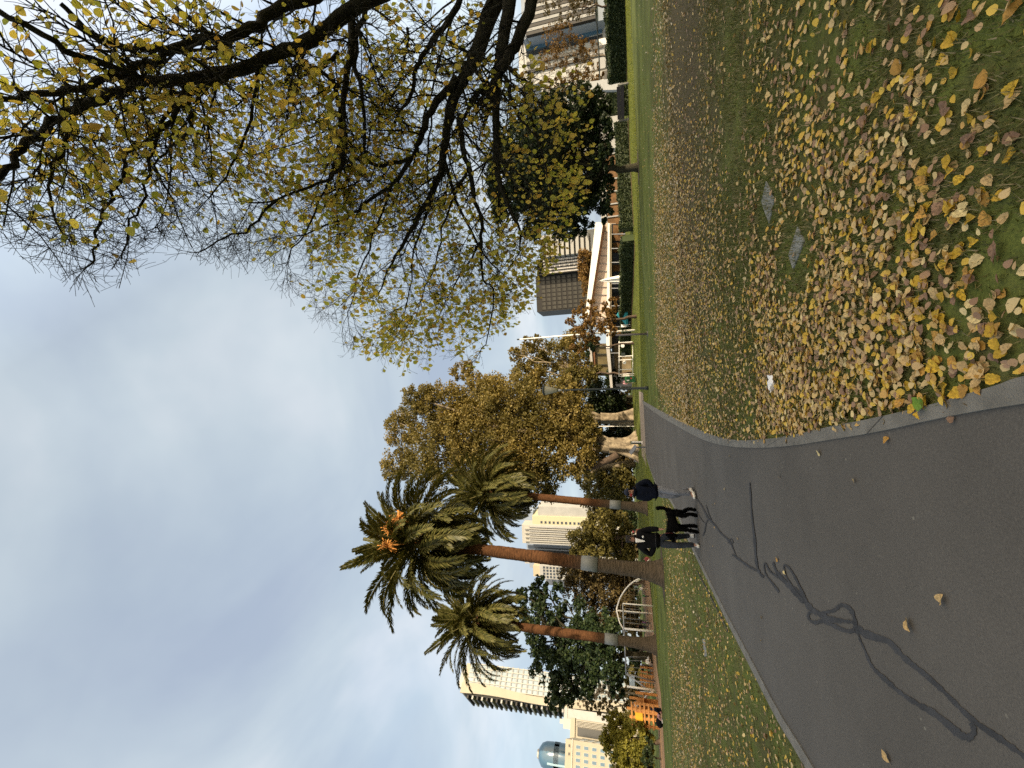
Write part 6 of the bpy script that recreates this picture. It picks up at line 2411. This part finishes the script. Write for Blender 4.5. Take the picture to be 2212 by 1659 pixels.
    if detail:
        ht = Matrix.Rotation(headturn, 3, 'Z')
        mb = MB()
        for sx in (-1, 1):
            mb.ball(hd + ht @ Vector((sx * .028, -.074, .012)), (.011, .008, .007), 0, 8, 6)
        mb.build('eyes', eye_m, t)
        mb = MB()
        mb.ball(hd + ht @ Vector((0, -.080, -.050)), (.022, .008, .005), 0, 8, 5)
        mb.build('mouth', mat('lips', (.30, .10, .085), .6, .1), t)
        mb = MB()
        for sx in (-1, 1):
            mb.ball(hd + ht @ Vector((sx * .076, .008, -.005)), (.010, .020, .030), 0, 8, 6)
        mb.build('ears', skin_m, t)
    if extras:
        extras(t, J)
    return t


def stand(**kw):
    J = dict(pelvis=(0, 0, .95), waist=(0, .0, 1.12), chest=(0, .01, 1.33), neck0=(0, .015, 1.48), neck1=(0, .0, 1.55), head=(0, -.015, 1.645),
             sh_l=(.185, .01, 1.41), el_l=(.235, .03, 1.13), wr_l=(.225, -.03, .88), sh_r=(-.185, .01, 1.41), el_r=(-.235, .03, 1.13), wr_r=(-.225, -.03, .88),
             hip_l=(.095, 0, .90), kn_l=(.10, -.02, .50), an_l=(.10, .01, .095), toe_l=(.115, -.15, .045),
             hip_r=(-.095, 0, .90), kn_r=(-.10, -.02, .50), an_r=(-.10, .01, .095), toe_r=(-.115, -.15, .045))
    J.update(kw)
    return J


# the walker in the cap: hands in jacket pockets, mid-stride, turned a little to the viewer's left
def cap_extras(t, J):
    h = Vector(J['head'])
    V, E, R = [], [], []
    # folded hood round the neck and a red mask over nose and mouth
    mb = MB()
    pts = [h + Vector((math.cos(a) * .105, .03 + math.sin(a) * .095, -.13 + .012 * math.sin(a * 2))) for a in np.linspace(0, 2 * math.pi, 15)]
    mb.tube(pts, .036, 8, 0, False)
    mb.build('hood', navy_m, t)
    ht = Matrix.Rotation(-.5, 3, 'Z')
    mb = MB()
    mb.ball(h + ht @ Vector((0, -.058, -.045)), (.056, .046, .040), 0, 12, 8)
    mb.build('red_mask', mat('red_cloth', (.36, .045, .04), .8, .15, 10), t)
    for s in ('l', 'r'):
        p = Vector(J['wr_' + s])
    mb = MB()
    for k in range(4):                                                      # stitched puffer seams
        z = .98 + .11 * k
        pts = [Vector((math.cos(a) * .172, math.sin(a) * .142, z)) for a in np.linspace(0, 2 * math.pi, 19)]
        mb.tube(pts, .006, 4, 0, False)
    mb.build('seam', mat('navy_seam', (.006, .008, .016), .7, .1), t)


pA = G(1503, 1063)
sA = 1.0
JA = stand(pelvis=(0, .01, .94), chest=(-.0, -.0, 1.33), neck0=(0, -.02, 1.48), neck1=(0, -.045, 1.545), head=(0, -.075, 1.63),
           el_l=(.275, .07, 1.15), wr_l=(.10, -.01, 1.03), el_r=(-.275, .07, 1.15), wr_r=(-.10, -.01, 1.03),
           hip_l=(.09, 0, .90), kn_l=(.085, -.16, .52), an_l=(.05, -.12, .11), toe_l=(.035, -.27, .085),
           hip_r=(-.09, 0, .90), kn_r=(-.075, -.05, .50), an_r=(-.035, .16, .13), toe_r=(-.03, .03, .05))
person('man in navy puffer jacket, dark cap and grey jeans walking with hands in pockets', pA, -.35, JA, (navy_m, 1.12), jean_g, sneak_m, None, mat('navy_cap', (.012, .016, .032), .8, .2, 8), 1.0, True, cap_extras, None, -.5)


def left_extras(t, J):
    h = Vector(J['head'])
    mb = MB()
    # white collar and shirt front in the open neck
    mb.add([(-.05, -.125, 1.50), (.05, -.125, 1.50), (.012, -.168, 1.30), (-.012, -.168, 1.30), (-.06, -.09, 1.53), (.06, -.09, 1.53)], [(0, 1, 2, 3), (0, 4, 5, 1)])
    mb.build('shirt', white_p, t)
    mb = MB()
    mb.ball((.105, -.158, 1.34), (.032, .012, .024), 0, 10, 6)
    mb.build('chest_badge', white_p, t)
    mb = MB()
    for sx in (-1, 1):
        mb.ball(h + Vector((sx * .030, -.082, .014)), (.027, .009, .018), 0, 10, 6)
    mb.tube([h + Vector((-.08, -.06, .018)), h + Vector((0, -.09, .018)), h + Vector((.08, -.06, .018))], .005, 4)
    mb.build('sunglasses', eye_m, t)
    pts = [h + Vector((math.cos(a) * .085, .02 + math.sin(a) * .08, -.11)) for a in np.linspace(-.9, math.pi + .9, 11)]
    mb = MB()
    mb.tube(pts, .032, 8, 0, False)
    mb.build('collar', black_m, t)
    pts = [Vector((math.cos(a) * .188, math.sin(a) * .155, 1.03)) for a in np.linspace(0, 2 * math.pi, 21)]
    mb = MB()
    mb.tube(pts, .010, 5, 0, False)
    mb.build('hem', mat('black_trim', (.02, .02, .02), .7, .1), t)


pB = G(1509, 1171)
JB = stand(el_r=(-.40, .10, 1.17), wr_r=(-.12, .0, 1.04), el_l=(.27, .02, 1.14), wr_l=(.29, -.07, .90),
           hip_l=(.095, 0, .90), kn_l=(.10, .04, .50), an_l=(.10, .24, .16), toe_l=(.12, .12, .06),
           hip_r=(-.09, 0, .90), kn_r=(-.07, -.14, .51), an_r=(-.035, -.15, .095), toe_r=(-.03, -.31, .05))
person('man in black jacket, white shirt collar and sunglasses walking with one arm bent', pB, .12, JB, (black_m, 1.10), jean_d, sneak_m, hair_m, None, 1.0, True, left_extras)

# --- the dog: tall curly-coated black dog, side-on, head low and to the left, tail up
pD0, pD1 = G(1506, 1104), G(1509, 1150)
dc = (pD0 + pD1) / 2
dog = thing('dog', 'tall curly-coated black dog walking side-on between the two men', 'dog', dc + Vector((0, -.05, 0)), .34)
dog.scale = (.80, 1.0, 1.06)
# local x-: head end (viewer's left); z up; withers about .62 m
V, E, R = [], [], []
bd = chain(V, E, R, [(.27, 0, .60), (.12, 0, .585), (-.06, 0, .565), (-.21, 0, .575)], [(.105, .11), (.098, .105), (.118, .15), (.112, .14)])
nk = chain(V, E, R, [(-.31, -.01, .64), (-.38, -.03, .66)], [(.085, .09), (.078, .085)], bd[3])
hd_ = chain(V, E, R, [(-.45, -.05, .655), (-.54, -.07, .60), (-.60, -.085, .565)], [(.080, .085), (.050, .052), (.036, .038)], nk[1])
for sy in (-1, 1):
    chain(V, E, R, [(-.43, sy * .085 - .05, .66), (-.42, sy * .11 - .05, .57), (-.43, sy * .105 - .05, .51)], [.030, .034, .022], hd_[0])
chain(V, E, R, [(.36, 0, .67), (.41, .0, .77), (.40, .0, .87), (.37, .0, .92)], [.042, .036, .046, .036], bd[0])
# fore legs (wrist low), hind legs with knee forward and hock back
chain(V, E, R, [(-.22, -.085, .42), (-.25, -.085, .25), (-.275, -.085, .07), (-.315, -.085, .035)], [.062, .044, .040, .039], bd[3])
chain(V, E, R, [(-.17, .085, .42), (-.12, .085, .26), (-.10, .085, .07), (-.14, .085, .035)], [.062, .044, .040, .039], bd[3])
chain(V, E, R, [(.22, -.095, .43), (.15, -.095, .34), (.24, -.095, .19), (.21, -.095, .06), (.165, -.095, .032)], [.084, .056, .040, .038, .038], bd[0])
chain(V, E, R, [(.30, .095, .43), (.28, .095, .33), (.40, .095, .20), (.40, .095, .06), (.355, .095, .032)], [.084, .056, .040, .038, .038], bd[0])
db = skinmesh('body', V, E, R, fur_m, dog, 2, 1)
# curls standing off the coat
cw = np.empty(len(db.data.vertices) * 3, dtype=np.float32)
db.data.vertices.foreach_get('co', cw)
cw = cw.reshape(-1, 3)
nw = np.empty(len(db.data.vertices) * 3, dtype=np.float32)
db.data.vertices.foreach_get('normal', nw)
nw = nw.reshape(-1, 3)
rg = np.random.default_rng(4)
k = rg.integers(0, len(cw), 5200)
V_, F_ = stamp(CARD, CARD_F, cw[k] + nw[k] * rg.uniform(0, .022, len(k))[:, None], rotmats(len(k), rg), rg.uniform(.020, .042, len(k)))
obj('curls', npmesh('curls', V_, F_), dog, [fur_m])
mb = MB()
mb.ball((-.625, -.092, .572), (.016, .018, .014), 0, 8, 6)
mb.build('nose', eye_m, dog)
# collar tag glint and lead to the man's hand
mb = MB()
mb.tube([(-.36 + .0 * math.cos(a), -.03 + .098 * math.cos(a), .655 + .098 * math.sin(a)) for a in np.linspace(0, 2 * math.pi, 15)], .010, 5, 0, False)
mb.build('dog_collar', mat('collar_red', (.10, .02, .02), .6, .1), dog)
mb = MB()
mb.ball((-.33, -.125, .56), (.014, .008, .014), 0, 8, 6)
mb.build('collar_tag', steel_p, dog)


# --- small figures farther off
def sit(**kw):
    """sitting on the ground, legs stretched to the figure's left"""
    J = dict(pelvis=(0, 0, .13), waist=(0, .01, .28), chest=(0, .02, .48), neck0=(0, .015, .63), neck1=(0, .0, .69), head=(0, -.02, .78),
             sh_l=(.18, .01, .56), el_l=(.27, -.05, .33), wr_l=(.24, -.26, .20), sh_r=(-.18, .01, .56), el_r=(-.27, -.02, .34), wr_r=(-.20, -.24, .22),
             hip_l=(.10, -.05, .12), kn_l=(.16, -.42, .36), an_l=(.16, -.62, .10), toe_l=(.17, -.76, .05),
             hip_r=(-.10, -.05, .12), kn_r=(-.16, -.42, .36), an_r=(-.16, -.62, .10), toe_r=(-.17, -.76, .05))
    J.update(kw)
    return J


red_c = mat('red_top', (.24, .05, .045), .8, .15)
white_c = mat('white_top', (.66, .64, .60), .8, .1)
pinkc = mat('pink_top', (.48, .26, .28), .8, .15)
pinkt = mat('pink_trousers', (.45, .24, .25), .8, .15)
brown_c = mat('rust_coat', (.20, .075, .045), .8, .2)
purp = mat('purple_top', (.12, .05, .14), .8, .2)
green_c = mat('green_top', (.02, .22, .06), .8, .2)
khaki = mat('khaki_trousers', (.26, .22, .15), .85, .15)


def at(u, v, Y=None):
    if Y is None:
        return G(u, v)
    p = basexy(u, v, Y)
    return p


p = at(1431, 1535)
person('person in navy top, dark cap and pink trousers sitting on grass at left', p, -1.25, sit(), (navy_m, 1.05), pinkt, white_c, None, mat('dark_beanie', (.012, .014, .025), .8, .2), 1.05, False)
# dark bag beside them
p = G(1432, 1562)
t = thing('black_bag', 'black bag lying on the grass beside the seated person at far left', 'bag', p)
mb = MB()
mb.ball((0, 0, .26), (.42, .28, .30), 0, 14, 9)
mb.build('sack', black_m, t)
MB().tube([(-.2, 0, .5), (-.1, 0, .68), (.1, 0, .68), (.2, 0, .5)], .025, 6).build('handle', black_m, t)
p = at(1390, 1190, 50)
for dx, lab, c1, c2, rz in ((0, 'person in white top sitting on the grass behind the man in black jacket', white_c, khaki, .2), (-.8, 'person in red and white sitting on the grass by the tallest palm', red_c, white_c, -.4)):
    person(lab, (p.x + dx, p.y + .3 * dx, HZ(p.x, p.y)), rz, sit(), (c1, 1.0), c2, sneak_m, hair_m, None, 1.05, False)
p = at(1395, 1150, 40)
person('person in rust coat and pinkish red cap standing far behind the black dog', p, .6, stand(), (brown_c, 1.05), brown_c, sneak_m, None, mat('pink_cap', (.50, .08, .09), .8, .1), 1.0, False)
p = at(1372, 989, 67)
person('person in red with white hat and white trousers sitting by the great fig trunk', p, -.3, sit(), (red_c, 1.05), white_c, sneak_m, None, white_c, 1.2, False)
p = at(1366, 826, 68)
person('dark-haired person in pink top standing behind the green bin', p, .3, stand(), (pinkc, 1.1), khaki, sneak_m, hair_m, None, 1.0, False)
u_, v_ = zp(600, 960)
p = at(u_, v_, 51)
person('child in white leaning back on the swing left of the leaning palm', Vector((p.x, 51, .45 + HZ(p.x, 51))), 1.2, sit(an_l=(.1, -.6, .3), an_r=(-.1, -.6, .3), toe_l=(.1, -.72, .3), toe_r=(-.1, -.72, .3)), (white_c, 1.0), white_c, sneak_m, hair_m, None, .95, False)
for (x_, y_, Y_, lab, c1, c2, sc2, pose) in ((600, 350, 58, 'small child in green playing under the climbing arch', green_c, jean_d, .62, 'stand'), (615, 600, 57, 'child in purple standing below the climbing arch', purp, jean_d, .75, 'stand'),
                                            (610, 640, 60, 'person in black standing right of the leaning palm', black_m, jean_d, .95, 'stand'), (600, 285, 60, 'child in white top behind the climbing arch end', white_c, khaki, .7, 'stand'),
                                            (615, 1010, 58, 'person in grey standing behind the swings', jean_g, jean_d, .95, 'stand'), (560, 1370, 47.6, 'child in white and dark trousers on the orange play tower', white_c, black_m, .8, 'tower')):
    u_, v_ = zp(x_, y_)
    p = at(u_, v_, Y_)
    if pose == 'tower':
        p.z += 1.25
    person(lab, p, rnd.uniform(-1, 1), stand(), (c1, 1.05), c2, sneak_m, hair_m, None, sc2, False)
